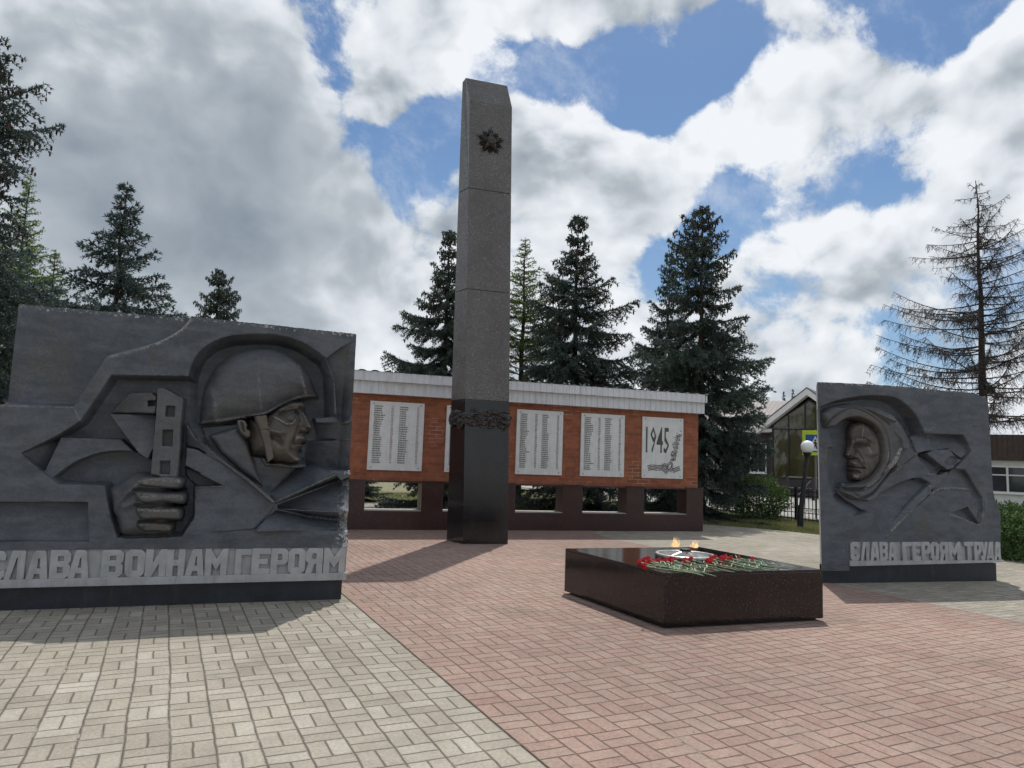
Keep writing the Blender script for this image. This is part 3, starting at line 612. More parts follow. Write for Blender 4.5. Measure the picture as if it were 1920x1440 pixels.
G['В']=[[(0,0),(.78,0),(1,.13),(1,.42),(.88,.52),(1,.62),(1,.87),(.80,1),(0,1)],[(.34,.18),(.34,.42),(.64,.42),(.68,.38),(.68,.22),(.64,.18)],[(.34,.60),(.34,.82),(.64,.82),(.68,.78),(.68,.64),(.64,.60)]]
G['О']=[[(.20,0),(.80,0),(1,.14),(1,.86),(.80,1),(.20,1),(0,.86),(0,.14)],[(.35,.22),(.35,.78),(.65,.78),(.65,.22)]]
G['И']=[[(0,0),(.30,0),(.68,.55),(.68,0),(1,0),(1,1),(.72,1),(.33,.44),(.33,1),(0,1)]]
G['Н']=[[(0,0),(.34,0),(.34,.40),(.66,.40),(.66,0),(1,0),(1,1),(.66,1),(.66,.60),(.34,.60),(.34,1),(0,1)]]
G['М']=[[(0,0),(.27,0),(.27,.52),(.50,.22),(.73,.52),(.73,0),(1,0),(1,1),(.80,1),(.50,.60),(.20,1),(0,1)]]
G['Г']=[[(0,0),(.38,0),(.38,.78),(1,.78),(1,1),(0,1)]]
G['Е']=[[(0,0),(1,0),(1,.20),(.38,.20),(.38,.41),(.86,.41),(.86,.60),(.38,.60),(.38,.80),(1,.80),(1,1),(0,1)]]
G['Р']=[[(0,0),(.36,0),(.36,.36),(.80,.36),(1,.48),(1,.87),(.82,1),(0,1)],[(.36,.54),(.36,.82),(.62,.82),(.67,.77),(.67,.59),(.62,.54)]]
G['Я']=[[(1,0),(1,1),(.20,1),(0,.87),(0,.52),(.16,.40),(0,0),(.36,0),(.52,.38),(.64,.38),(.64,0)],[(.64,.56),(.64,.82),(.40,.82),(.34,.77),(.34,.61),(.40,.56)]]
G['Т']=[[(.33,0),(.67,0),(.67,.78),(1,.78),(1,1),(0,1),(0,.78),(.33,.78)]]
G['У']=[[(.10,0),(.50,0),(.62,.10),(1,1),(.68,1),(.52,.52),(.34,1),(0,1),(.36,.30),(.32,.20),(.10,.20)]]
G['Д']=[[(0,0),(.22,0),(.22,.10),(.78,.10),(.78,0),(1,0),(1,.22),(.92,.22),(.92,1),(.40,1),(.12,.22),(0,.22)],[(.42,.24),(.56,.74),(.62,.74),(.62,.24)]]
def curve_mesh(name,loops,extrude,bevel,mat):
    c=bpy.data.curves.new(name,'CURVE'); c.dimensions='2D'; c.fill_mode='BOTH'; c.extrude=extrude; c.bevel_depth=bevel; c.bevel_resolution=1
    for lp in loops:
        s=c.splines.new('POLY'); s.points.add(len(lp)-1); s.use_cyclic_u=True
        for p,(x,y) in zip(s.points,lp): p.co=(x,y,0,1)
    return solid(name,c,mat)
def solid(name,c,mat):
    o=bpy.data.objects.new(name,c); S.collection.objects.link(o)
    dg=bpy.context.evaluated_depsgraph_get(); me=bpy.data.meshes.new_from_object(o.evaluated_get(dg)); me.name=name
    bpy.data.objects.remove(o); bpy.data.curves.remove(c)
    me.transform(Matrix.Rotation(R(90),4,'X')); me.materials.clear(); me.materials.append(mat); return me
def inscription(text,spans,zf,y,parent):
    for ch,(u0,u1) in zip(text,spans):
        zb,zt=zf((u0+u1)/2); j=lambda: rng.uniform(-.0025,.0025)
        lp=[[(u0+x*(u1-u0)+j(),zb+z*(zt-zb)+j()) for x,z in l] for l in G[ch]]
        link('letter',curve_mesh('letter',lp,.013,.004,M['lightpaint']),parent,(0,y,0))
def step_noise(n,amp,seed):
    r=np.random.default_rng(seed); x=r.normal(size=n).cumsum(); x-=np.linspace(x[0],x[-1],n); return x/np.abs(x).max()*amp
# left stele
loc,rz=frame(-1.159,7.291,1.627,7.031)
ls=thing('relief_stele','wide dark concrete stele with a relief of a helmeted soldier gripping a weapon','stele',loc,rz)
rl=soldier_relief(.0058)
ntop=step_noise(len(rl.u),.006,3)+np.random.default_rng(5).normal(size=len(rl.u))*.0018; nrt=step_noise(len(rl.z),.004,4); rl.h*=.35+.65*np.clip((2.80-rl.U)/.10,0,1)
def warpL(U,Z):
    zt=np.interp(U[0],[-.14,1.26,2.8],[2.605,2.618,2.592])+ntop
    Z=np.where(Z>2.2,2.2+(Z-2.2)*(zt[None,:]-2.2)/(2.64-2.2),Z)
    ur=np.interp(Z[:,0],[.5,.8,1.1,1.5,2.6],[2.812,2.795,2.800,2.785,2.772])+nrt
    return np.where(U>2.6,2.6+(U-2.6)*(ur[:,None]-2.6)/.2,U),Z
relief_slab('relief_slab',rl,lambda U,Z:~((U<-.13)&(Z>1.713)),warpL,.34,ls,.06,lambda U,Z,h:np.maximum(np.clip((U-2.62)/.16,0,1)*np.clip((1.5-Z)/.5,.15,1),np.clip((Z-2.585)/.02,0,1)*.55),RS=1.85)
MB().box((-.40,0.0,-.02),(2.785,.36,.215),.006).build('plinth',M['plinth'],ls)
bd=MB().box((-.45,-.040,.262),(2.806,.33,.498)).build('inscription_band',M['lightpaint'],ls)
MB().box((-.452,-.074,.192),(2.812,.345,.262),.006).build('ledge',M['lightpaint'],ls)
inscription('СЛАВАВОИНАМГЕРОЯМ',[(-0.105,0.017),(0.018,0.154),(0.175,0.328),(0.341,0.487),(0.478,0.633),(0.727,0.886),(0.906,1.056),(1.065,1.227),(1.235,1.378),(1.390,1.544),(1.550,1.732),(1.804,1.936),(1.946,2.106),(2.116,2.263),(2.269,2.418),(2.428,2.580),(2.594,2.786)],lambda u:(.2645,.493),-.040-.017,bd)
MB().box((-.43,.345,.2),(2.78,.36,1.70)).box((-.12,.345,1.70),(2.76,.36,2.58)).build('back_face',M['lightpaint'],ls)
# right stele
loc,rz=frame(7.898,6.400,10.294,5.977)
rs=thing('relief_stele','smaller dark concrete stele with a relief of a woman in a headscarf','stele',loc,rz)
rr=woman_relief(.0058)
n2=step_noise(len(rr.u),.008,13)+np.random.default_rng(9).normal(size=len(rr.u))*.002; n3=step_noise(len(rr.z),.006,14)
def warpR(U,Z):
    zt=np.interp(U[0],[-.49,.2,1.,1.8,2.15,2.25,2.32],[2.528,2.545,2.55,2.548,2.545,2.535,2.50])+n2
    Z=np.where(Z>2.1,2.1+(Z-2.1)*(zt[None,:]-2.1)/(2.56-2.1),Z)
    z=rr.z; ur=np.interp(z,[.2,.53,.85,.95,1.08,1.2,1.8,2.45,2.56],[2.45,2.44,2.455,2.45,2.375,2.345,2.325,2.30,2.27])+n3
    ul=np.interp(z,[.16,2.56],[-.448,-.488])
    f=np.clip((U-1.9)/.6,0,1); g=np.clip(1-(U+.49)/.3,0,1)
    return U+f*(ur[:,None]-2.5)+g*(ul[:,None]+.49),Z
relief_slab('relief_slab',rr,lambda U,Z:~((Z<.52)&(U>-.03)),warpR,.36,rs,.05,lambda U,Z,h:np.maximum.reduce([np.clip((Z-2.515)/.02,0,1)*.5,np.exp(-(((U-1.35)/.22)**2+((Z-1.92)/.2)**2))*.35+.12,np.exp(-(((U-2.1)/.12)**2+((Z-1.0)/.2)**2))*.5,np.exp(-(((U+.15)/.15)**2+((Z-.35)/.15)**2))*.4]),.315,M['whitepaint'],RS=1.35)
hd=woman_head(.0045); ys,xc,cn_,sn_=.05,0.2884,math.cos(R(30)),math.sin(R(30))
v=np.stack([xc+hd.U*cn_-hd.h*sn_,ys-hd.U*sn_-hd.h*cn_,hd.Z],-1).reshape(-1,3); ii=np.arange(hd.h.size).reshape(hd.h.shape)
kk_=hd.mask[:-1,:-1]&hd.mask[1:,1:]&hd.mask[1:,:-1]&hd.mask[:-1,1:]; q=np.stack([ii[:-1,:-1],ii[:-1,1:],ii[1:,1:],ii[1:,:-1]],-1)[kk_]
us=np.unique(q); mp=np.zeros(hd.h.size,int); mp[us]=np.arange(len(us)); me=mesh('carved_face',v[us],mp[q],M['relief'],True)
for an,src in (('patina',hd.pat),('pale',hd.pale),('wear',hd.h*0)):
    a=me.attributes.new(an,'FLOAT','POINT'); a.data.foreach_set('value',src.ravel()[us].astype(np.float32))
link('carved_face',me,rs)
MB().slab([(-.43,.012),(0,-.002),(2.40,-.002),(2.40,.36),(-.06,.36)],-.02,.235).build('plinth',M['plinth'],rs)
bd=MB().box((-.03,-.030,.285),(2.455,.34,.523)).build('inscription_band',M['lightpaint'],rs)
MB().prism([(-.036,.218),(2.462,.256),(2.462,.285),(-.036,.285)],-.068,.35).build('ledge',M['lightpaint'],rs)
inscription('СЛАВАГЕРОЯМТРУДА',[(-0.016,0.112),(0.131,0.259),(0.279,0.417),(0.428,0.552),(0.563,0.678),(0.791,0.929),(0.944,1.080),(1.094,1.235),(1.246,1.373),(1.388,1.524),(1.542,1.724),(1.803,1.949),(1.968,2.082),(2.078,2.193),(2.181,2.296),(2.308,2.420)],lambda u:(.288,.512+.012*u/2.4),-.030-.017,bd)

# ------------------------------------------------------------------ memorial wall
loc,rz=frame(3.152,13.400,10.616,12.342)
mw=thing('memorial_wall','long red brick memorial wall on a red granite base with a white corrugated canopy','wall',loc,rz)
MB().box((-1.35,0,.925),(7.44,.32,2.60)).build('brick_panel',M['brick'],mw)
g=MB(); ops=[(-1.22,-.17),(.245,1.32),(1.745,2.76),(3.225,4.245),(4.685,5.69),(6.105,7.133)]
g.box((-1.45,-.05,-.03),(7.545,.36,.360)).box((-1.45,-.047,.893),(7.542,.357,.925))
xs=[-1.45]+[x for o in ops for x in o]+[7.545]
for a,b in zip(xs[0::2],xs[1::2]): g.box((a,-.05,.360),(b,.36,.895))
g.build('granite_base',M['gran_red'],mw)
for a,b in zip(xs[0::2],xs[1::2]): MB().box((a-.008,-.066,.912),(b+.008,-.002,.938)).build('pilaster_cap',M['gran_red'],mw)
for a,b in ops: MB().box((a+.002,-.058,.356),(b-.002,.365,.372)).build('sill',M['sill'],mw)
def ribbed(x0,x1,y,z0,z1,pitch,dep):
    m=MB(); n=int((x1-x0)/pitch); top=[];bot=[]
    for i in range(n):
        a=x0+i*pitch
        for dx,dy in ((0,0),(.30,0),(.36,-dep),(.92,-dep),(.98,0)): top.append((a+dx*pitch,y+dy,z1)); bot.append((a+dx*pitch,y+dy,z0))
    k=len(top); m.add(top+bot,[(i,k+i,k+i+1,i+1) for i in range(k-1)]); return m
f1=ribbed(-1.50,7.50,-.16,2.56,2.80,.125,.012); f1.box((-1.50,-.155,2.56),(7.495,.42,2.585)).box((7.46,-.15,2.56),(7.495,.42,2.80)); f1.build('lower_fascia',M['white_metal'],mw)
f2=ribbed(-1.55,7.52,-.26,2.795,2.972,.125,.010); f2.box((-1.55,-.25,2.795),(7.50,.50,2.81)).box((7.47,-.25,2.795),(7.508,.50,2.955)); f2.build('upper_fascia',M['white_metal'],mw)
rf=MB(); n=150; pr=[]
for i in range(n+1): pr.append((-1.57+i*9.11/n,.012*(1 if (i//2)%2 else -1)))
v=[(x,-.285,2.985+z) for x,z in pr]+[(x,.30,3.00+z) for x,z in pr]+[(x,.56,2.93+z) for x,z in pr]; k=n+1
rf.add(v,[(i,i+1,k+i+1,k+i) for i in range(n)]+[(k+i,k+i+1,2*k+i+1,2*k+i) for i in range(n)]); rf.build('corrugated_roof',M['roof_dark'],mw)
# marble plaques: rows of engraved surnames with initials
SUR='Иванов Петров Васильев Николаев Григорьев Семенов Яковлев Михайлов Степанов Ефимов Кузьмин Данилов Константинов Романов Федоров Макаров Тимофеев Андреев Алексеев Владимиров Игнатьев Филиппов Зайцев Осипов Родионов Сергеев Никитин Павлов Кириллов Матвеев'.split()
def plaque(u0,u1,seed,label,gp):
    q=thing('name_plaque',label,'plaque',None,0,'white marble plaques along the brick wall'); q.location=Vector(loc)+Matrix.Rotation(rz,3,'Z')@Vector(((u0+u1)/2,0,1.12)); q.rotation_euler=(0,0,rz)
    w=u1-u0; MB().box((-w/2,-.032,0),(w/2,-.002,1.312),.003).build('slab',M['marble'],q)
    for x in (-1,1):
        for z in (.05,1.262): MB().lathe([(.0,.0),(.011,.0),(.009,.006),(0,.008)],10).build('bolt',M['iron'],q,loc=(x*(w/2-.07),-.032,z)).rotation_euler=(R(90),0,0)
    return q,w
def words(q,body,size,x,z,mat,sx=1.,al='LEFT',sp=1.,name='engraved_names',box=None,off=.0012):
    c=bpy.data.curves.new('t','FONT'); c.body=body; c.size=size; c.align_x=al; c.space_line=sp; c.extrude=.0006; c.resolution_u=1; c.offset=off
    me=solid(name,c,mat); 
    a=np.empty(len(me.vertices)*3,np.float32); me.vertices.foreach_get('co',a); a=a.reshape(-1,3)
    if box:
        lo,hi=a.min(0),a.max(0); kx=box[0]/(hi[0]-lo[0]) if box[0] else sx; kz=box[1]/(hi[2]-lo[2]); a[:,0]=(a[:,0]-lo[0])*kx; a[:,2]=(a[:,2]-lo[2])*kz
        me.vertices.foreach_set('co',a.ravel()); me.update()
    else: me.transform(Matrix.Scale(sx,4,(1,0,0)))
    return link(name,me,q,(x,-.0332,z))
rr_=random.Random(21)
for i,(u0,u1,lab) in enumerate(((.253,1.30,'white marble plaque of engraved names closest to the soldier stele'),(1.747,2.76,'white marble plaque almost hidden behind the tall obelisk'),(3.205,4.215,'white marble plaque of names just right of the obelisk'),(4.622,5.628,'white marble plaque of names next to the 1945 plaque'))):
    q,w=plaque(u0,u1,i,lab,None); n=(26,29,29,28)[i]; sp=1.14/n; names=sorted(rr_.choices(SUR,k=2*n)); ini=lambda: ''.join(rr_.choice('АВГИКМНПСФ')+'.' for _ in range(2))
    for c in (0,1):
        nm=names[c*n:(c+1)*n]; x=-w/2+(.075,.545)[c]*w/1.01
        words(q,'\n'.join(nm),sp*.80,x,.135,M['engrave'],1.0,sp=1.1,box=(None,1.10))
        words(q,'\n'.join(ini() for _ in nm),sp*.80,x+(.315 if c==0 else .325)*w,.135,M['engrave_red'] if i==0 else M['engrave'],.72,sp=1.1,name='engraved_initials',box=(.055,1.10))
q,w=plaque(6.050,7.049,9,'white marble plaque with large date 1945 and a ribbon ornament',None)
words(q,'1945',.78,-.415,.53,M['engrave'],.44,name='engraved_date',box=(.565,.575),off=.008)
orn=MB()
def ribbon(pts,wd,k,amp=.006):
    for s in range(k):
        off=(s-(k-1)/2)*wd/k; n=len(pts)
        for i in range(n-1):
            a,b=Vector(pts[i]),Vector(pts[i+1]); nn=Vector((-(b-a).y,(b-a).x)).normalized(); o=nn*off; t=nn*wd/k*.30
            orn.add([((p+o+d).x,-.0336-.0004*s,(p+o+d).y) for p,d in ((a,-t),(b,-t),(b,t),(a,t))],[(0,1,2,3)])
ribbon([(-.36,.21),(-.25,.235),(-.12,.215),(-.02,.235),(.05,.20),(.13,.13)],.13,4)
ribbon([(.17,.24),(.24,.17),(.33,.20),(.42,.235)],.11,3)
ribbon([(-.02,.235),(.02,.31),(.09,.29),(.12,.22)],.06,2); ribbon([(.10,.20),(.14,.32),(.22,.34),(.24,.25)],.06,2)
for k in range(7):
    x,z=.20+.02*k,.40+.085*k; ribbon([(x,z),(x+.12,z+.03)],.07,3)
for k in range(46):
    t=rr_.random(); x=.20+.17*t+rr_.uniform(-.05,.10); z=.36+.70*t+rr_.uniform(-.05,.05); a=rr_.uniform(.3,2.6); L=rr_.uniform(.03,.06); d=Vector((math.cos(a),math.sin(a)))*L; nrm=Vector((-d.y,d.x))*.22
    p=Vector((x,z)); orn.add([((p+e).x,-.0336-.0003*(k%5),(p+e).y) for e in (Vector((0,0)),d*.5-nrm,d,d*.5+nrm)],[(0,1,2,3)])
orn.build('engraved_ornament',M['engrave'],q)

# ------------------------------------------------------------------ obelisk
loc,rz=frame(4.454,10.954,5.211,10.837)
ob=thing('obelisk','tall tapering granite obelisk with polished black foot and grey shaft','obelisk',loc,rz)
OB0=[(0,0),(.766,0),(.655,.513),(-.165,.513)]; OB1=[(-.185,.12),(.592,.12),(.520,.38),(-.275,.38)]
def ring(z,s=0.):
    t=z/7.68; c=[(a[0]+(b[0]-a[0])*t,a[1]+(b[1]-a[1])*t) for a,b in zip(OB0,OB1)]
    if s: mx=sum(p[0] for p in c)/4; my=sum(p[1] for p in c)/4; c=[(p[0]+(mx-p[0])*s,p[1]+(my-p[1])*s) for p in c]
    return [(x,y,z) for x,y in c]
MB().loft([ring(-.02),ring(2.383)]).build('foot_block',M['gran_black'],ob)
for a,b in ((2.389,4.270),(4.284,6.060)): MB().loft([ring(a),ring(b)]).build('shaft_block',M['gran_top'],ob)
t=MB(); lo=ring(6.074); hi=ring(7.68); v=lo+hi[:2]+[(-.234,.30,8.17),(.535,.30,8.17),(.520,.38,8.12),(-.275,.38,8.12)]
t.add(v,[(3,2,1,0),(0,1,5,4),(4,5,7,6),(6,7,8,9),(2,3,9,8),(1,2,8,7,5),(3,0,4,6,9)]); t.build('shaft_block',M['gran_top'],ob)
MB().loft([ring(2.3,.02),ring(6.2,.03)]).build('joint_core',M['iron'],ob)
# order badge: ten-pointed burst of rays with a raised five-pointed star
bg=MB()
for k in range(10):
    a=math.pi/2+k*math.pi/5; L=.285 if k%2==0 else .255
    for s in (-1,0,1):
        b=a+s*.17; l=L*(1 if s==0 else .86); tip=(math.cos(b)*l,math.sin(b)*l); n=Vector((-math.sin(b),math.cos(b)))*.040
        bx,bz=math.cos(b)*.12,math.sin(b)*.12
        bg.add([(bx-n.x,.012,bz-n.y),(bx+n.x,.012,bz+n.y),(tip[0],.010,tip[1]),(bx,-.045-.012*(s==0),bz),(tip[0]*.94,-.006,tip[1]*.94)],[(0,2,4,3),(2,1,3,4),(0,3,1)])
badge=bg.build('order_badge',M['bronze'],ob)
st=MB(); pts=[]
for k in range(10):
    a=math.pi/2+k*math.pi/5; r=.19 if k%2==0 else .08; pts.append((math.cos(a)*r,math.sin(a)*r))
st.add([(x,-.045,z) for x,z in pts]+[(0,-.10,0)],[(i,(i+1)%10,10) for i in range(10)]+[tuple(range(9,-1,-1))]); st.build('star',M['bronze'],badge)
MB().lathe([(.0,0),(.075,0),(.075,.02),(.05,.03),(.0,.034)],20).build('medallion',M['bronze'],badge,True,loc=(0,-.07,0)).rotation_euler=(R(90),0,0)
tz=6.96/7.68; badge.location=(.383-.195*tz+.01,.12*tz-.004,6.96)
# bronze garland of leaves wrapped round the foot
gl=MB(); gr=random.Random(4)
def gleaf(c,d,nrm,L,w):
    d=d.normalized(); s=nrm.cross(d).normalized(); v=[]; 
    for t,k,hh in ((0,.25,0),(.2,.8,.010),(.45,1.,.016),(.7,.75,.012),(1,.06,-.004)):
        for e in (-1,0,1): v.append(c+d*(t*L)+s*(e*k*w*(1+.25*math.sin(t*22)*abs(e)))+nrm*(hh*(1.6 if e==0 else .5)))
    gl.add(v,[(r*3+e,r*3+e+1,r*3+4+e,r*3+3+e) for r in range(4) for e in (0,1)])
def gside(p,q,n,seed):
    p,q=Vector(p),Vector(q); L=(q-p).length; d=(q-p).normalized(); up=Vector((0,0,1))
    for i in range(int(L*210)):
        t=gr.random(); c=p+d*t*L; band=.10+.03*abs(math.sin(t*L*9)); zz=gr.gauss(0,.5)*band; zz=max(-.125,min(.125,zz))
        dirn=(d*(1 if t<.62 else -1)*gr.uniform(.5,1)+up*gr.uniform(-.5,.5)+n*gr.uniform(.0,.25))
        gleaf(c+up*zz+n*(.010+.026*(1-abs(zz)/.16)*gr.random()),dirn,(n+up*gr.uniform(-.5,.5)+d*gr.uniform(-.4,.4)).normalized(),gr.uniform(.09,.15),gr.uniform(.022,.034))
zz=2.065; c4=[Vector(p) for p in ring(zz)]
for i in range(4):
    a,b=c4[i],c4[(i+1)%4]; d=(b-a).normalized(); n=Vector((d.y,-d.x,0)); gside(a-d*.03,b+d*.03,n,i)
core=MB(); m0=[Vector(p) for p in ring(1.965)]; m1=[Vector(p) for p in ring(2.165)]
def grow(r,k):
    c=sum(r,Vector())/4; return [c+(p-c)*k for p in r]
core.loft([grow(m0,1.02),grow([Vector(p) for p in ring(2.0)],1.06),grow([Vector(p) for p in ring(2.13)],1.06),grow(m1,1.02)])
ga=gl.build('leaf_garland',M['bronze'],ob); core.build('garland_band',M['bronze'],ga)

# ------------------------------------------------------------------ eternal flame block
Q=[(3.921,6.718),(3.931,5.035),(5.640,4.860),(5.615,6.560)]
fb=thing('granite_block','low polished dark granite block carrying the eternal flame and flowers','block',(4.78,5.79,0))
qc=[(x-4.78,y-5.79) for x,y in Q]; qc=[qc[1],qc[2],qc[3],qc[0]]
sc=lambda k:[(x*k,y*k) for x,y in qc]
b=MB(); b.loft([[(x,y,z) for x,y in sc(k)] for z,k in ((.028,.998),(.032,1),(.449,1),(.4535,.9985))]); b.build('block_body',M['gran_block'],fb)
b=MB(); b.loft([[(x,y,z) for x,y in sc(k)] for z,k in ((.454,1.0),(.470,1.0),(.474,.9975))]); b.build('top_slab',M['gran_block'],fb)
MB().slab(sc(.95),-.02,.028).build('recessed_foot',M['soot'],fb)
bn=thing('flame_burner','bronze star burner inside a polished metal ring on granite block','burner',(4.80,5.82,.474))
MB().lathe([(.262,.0),(.300,.0),(.302,.034),(.296,.042),(.268,.042),(.262,.036),(.262,0)],56).build('ring',M['steel'],bn,True)
s=MB(); N=10; v=[(0,0,.082)]
for k in range(N):
    a=R(18-72*0)+k*math.pi/5+.35; r=.255 if k%2==0 else .095; v.append((math.cos(a)*r,math.sin(a)*r,.004 if k%2==0 else .006))
for k in range(N):
    a=R(18)+k*math.pi/5+.35; v.append((math.cos(a)*.048,math.sin(a)*.048,.074 if k%2==0 else .070))
s.add(v,[(1+k,1+(k+1)%N,11+(k+1)%N,11+k) for k in range(N)]); s.build('star',M['steel'],bn)
MB().lathe([(.0,.06),(.050,.068),(.060,.082),(.052,.092),(.030,.078),(.0,.074)],20).build('nozzle',M['soot'],bn,True)
def wisp(nm,lab,x,y,h,w,seed):
    r=random.Random(seed); m=MB()
    for j in range(6):
        bx,by=r.gauss(0,w*.22),r.gauss(0,w*.22); hh=h*r.uniform(.6,1.15); a0=r.uniform(0,6.28); lx=r.gauss(0,w*.35); rings=[]
        for i in range(11):
            t=i/10; rad=w*.20*((1-t)**.8*(.55+1.1*math.sin(math.pi*min(1,t*1.25+.12)))+.015)*r.uniform(.9,1.1); cx=bx+lx*t*t+math.sin(t*6+a0)*w*.10*t; cy=by+math.cos(t*5+a0)*w*.10*t
            rings.append([(cx+rad*math.cos(k*math.pi/4),cy+rad*math.sin(k*math.pi/4)*.8,t*hh) for k in range(8)])
        m.loft(rings)
    o=m.build(nm,M['flame'],None,True,loc=(x,y,.575)); tag(o,lab,'flame',None); return o
wisp('gas_flame','larger pale orange gas flame rising left of the star burner',4.735,5.865,.125,.105,3)
wisp('gas_flame','smaller wispy gas flame rising right of the star burner',4.885,5.79,.100,.080,8)
# carnations
FL=[(3.974,5.440,0.500,4.226,4.996,0.482,128),
(4.101,5.545,0.500,4.175,4.896,0.482,178),
(4.172,5.590,0.500,4.165,4.827,0.482,215),
(3.898,5.256,0.500,4.144,4.951,0.482,188),
(4.120,5.438,0.500,4.310,4.938,0.482,275),
(4.225,5.485,0.500,4.233,4.811,0.482,343),
(4.276,5.452,0.500,4.235,4.736,0.482,418),
(4.389,5.528,0.500,4.389,4.960,0.482,468),
(4.397,5.485,0.500,4.482,4.974,0.482,508),
(4.493,5.442,0.500,4.569,4.879,0.482,632),
(4.603,5.485,0.500,4.699,4.951,0.482,702),
(4.706,5.364,0.500,4.756,4.912,0.482,893),
(4.861,5.488,0.500,4.918,4.980,0.482,935),
(4.962,5.555,0.500,5.002,4.998,0.482,972),
(4.694,5.308,0.500,4.762,4.875,0.482,928),
(4.993,5.499,0.500,5.079,4.944,0.482,1043),
(5.113,5.570,0.500,5.268,5.083,0.482,1092),
(5.086,5.468,0.500,5.215,4.968,0.482,1150),
(5.193,5.472,0.500,5.399,5.055,0.482,1240),
(5.251,5.349,0.500,5.404,4.943,0.482,1392),
(4.963,5.431,0.500,4.978,4.888,0.482,1072),
(4.082,5.446,0.500,4.148,4.785,0.482,232)]
fr=random.Random(15)
FL.sort(key=lambda q:q[6])
ORD='first second third fourth fifth sixth seventh eighth ninth tenth eleventh twelfth thirteenth fourteenth fifteenth sixteenth seventeenth eighteenth nineteenth twentieth twenty-first twenty-second twenty-third twenty-fourth'.split()
for i,(hx,hy,hz,ex,ey,ez,px) in enumerate(FL):
    n=len(FL)
    lab='red carnation whose bloom lies leftmost in the row on the granite block' if i==0 else 'red carnation whose bloom lies rightmost in the row on the granite block' if i==n-1 else 'red carnation whose bloom is %s from the left on the granite block'%ORD[i]
    c=thing('carnation',lab,'flower',(hx,hy,hz),0,'red carnations laid on the granite block')
    H=Vector((0,0,0)); E=Vector((ex-hx,ey-hy,ez-hz)); d=E.normalized(); side=Vector((-d.y,d.x,0)).normalized()
    sag=[H+d*.035]; L=E.length
    for k in range(1,9):
        t=k/8; p=E*t+side*(fr.uniform(-.012,.012)*(1 if k<8 else 0)); p.z=(E.z)*t**.6+fr.uniform(0,.004); sag.append(p)
    MB().tube(sag,[.0038]*7+[.0032,.003],6).build('stem',M['stem'],c,True)
    lv=MB()
    for k in range(2,8):
        for sgn in (-1,1):
            if fr.random()<.75:
                o=sag[k]; dd=(-d*fr.uniform(.3,1.)+side*sgn*fr.uniform(.3,.8)+Vector((0,0,fr.uniform(-.02,.30)))).normalized(); LL=fr.uniform(.05,.11); w=side.cross(dd).normalized()*.004 if k%2 else Vector((0,0,1)).cross(dd).normalized()*.004
                a,b=o+dd*LL*.5+Vector((0,0,.006)),o+dd*LL
                lv.add([o-w*.5,o+w*.5,a+w,a-w,b],[(0,1,2,3),(3,2,4)])
    lv.build('leaves',M['stem'],c)
    MB().tube([d*.058,d*.045,d*.018,d*.004],[.004,.0085,.010,.009],8).build('calyx',M['calyx'],c,True)
    bl=MB(); ax=-d
    q=ax.to_track_quat('Z','Y'); pr=random.Random(100+i); lean=Vector((0,0,pr.uniform(-.1,.5)))
    for ringi,(nn,el,ln) in enumerate(((9,.18,.032),(9,.55,.031),(8,.95,.028),(6,1.3,.024))):
        for k in range(nn):
            az=2*math.pi*(k+pr.random()*.6)/nn; e=el+pr.uniform(-.15,.15); 
            u=Vector((math.cos(az)*math.cos(e),math.sin(az)*math.cos(e),math.sin(e))); w=Vector((-math.sin(az),math.cos(az),0)); nv=u.cross(w)
            pts=[Vector((0,0,0))]
            row=[]
            for t,wd in ((.5,.008),(1.,.0185)):
                for s_ in (-1,-.5,0,.5,1):
                    row.append(u*ln*1.22*t*(1-.10*abs(s_))+w*wd*s_+nv*pr.uniform(-.0035,.0035)*t)
            vv=[q@p for p in pts+row]; bl.add(vv,[(0,1+s_,2+s_) for s_ in range(4)]+[(1+s_,6+s_,7+s_,2+s_) for s_ in range(4)])
    bl.build('bloom',M['petal'],c)
# ------------------------------------------------------------------ trees
def unit(a): return a/np.maximum(np.linalg.norm(a,axis=-1,keepdims=True),1e-9)
def sticks(P0,P1,r0,r1):                        # many thin three-sided prisms
    P0,P1=np.asarray(P0,float),np.asarray(P1,float); n=len(P0); d=unit(P1-P0); ref=np.where(np.abs(d[:,2:])<.9,[[0,0,1.]],[[1.,0,0]])
    a=unit(np.cross(d,ref)); b=np.cross(d,a); r0=np.broadcast_to(r0,n)[:,None]; r1=np.broadcast_to(r1,n)[:,None]; v=[]
    for P,r in ((P0,r0),(P1,r1)):
        for k in range(3): v.append(P+(a*math.cos(2.0944*k)+b*math.sin(2.0944*k))*r)
    v=np.stack(v,1).reshape(-1,3); o=np.arange(n)[:,None]*6
    f=np.concatenate([o+np.array([[k,(k+1)%3,3+(k+1)%3,3+k]]) for k in range(3)]); return v,f
def blades(P,A,L,w,m,spread,rg):                # tufts of m needle blades around axis A at P
    n=len(P); A=np.repeat(A,m,0); P=np.repeat(P,m,0); L=np.repeat(np.broadcast_to(L,n),m); 
    q=unit(rg.normal(size=(n*m,3))); q=unit(q-A*(q*A).sum(1,keepdims=True)); th=rg.uniform(spread[0],spread[1],n*m)[:,None]
    d=A*np.cos(th)+q*np.sin(th); s=unit(np.cross(d,rg.normal(size=(n*m,3))))*w; L=(L*rg.uniform(.65,1.2,n*m))[:,None]
    v=np.stack([P-s*.6,P+s*.6,P+d*L*.6+s*.7,P+d*L,P+d*L*.6-s*.7],1).reshape(-1,3); o=np.arange(n*m)[:,None]*5
    return v,o+np.array([[0,1,2,3,4]]),np.tile(np.array([0,0,.5,1,.5]),n*m)
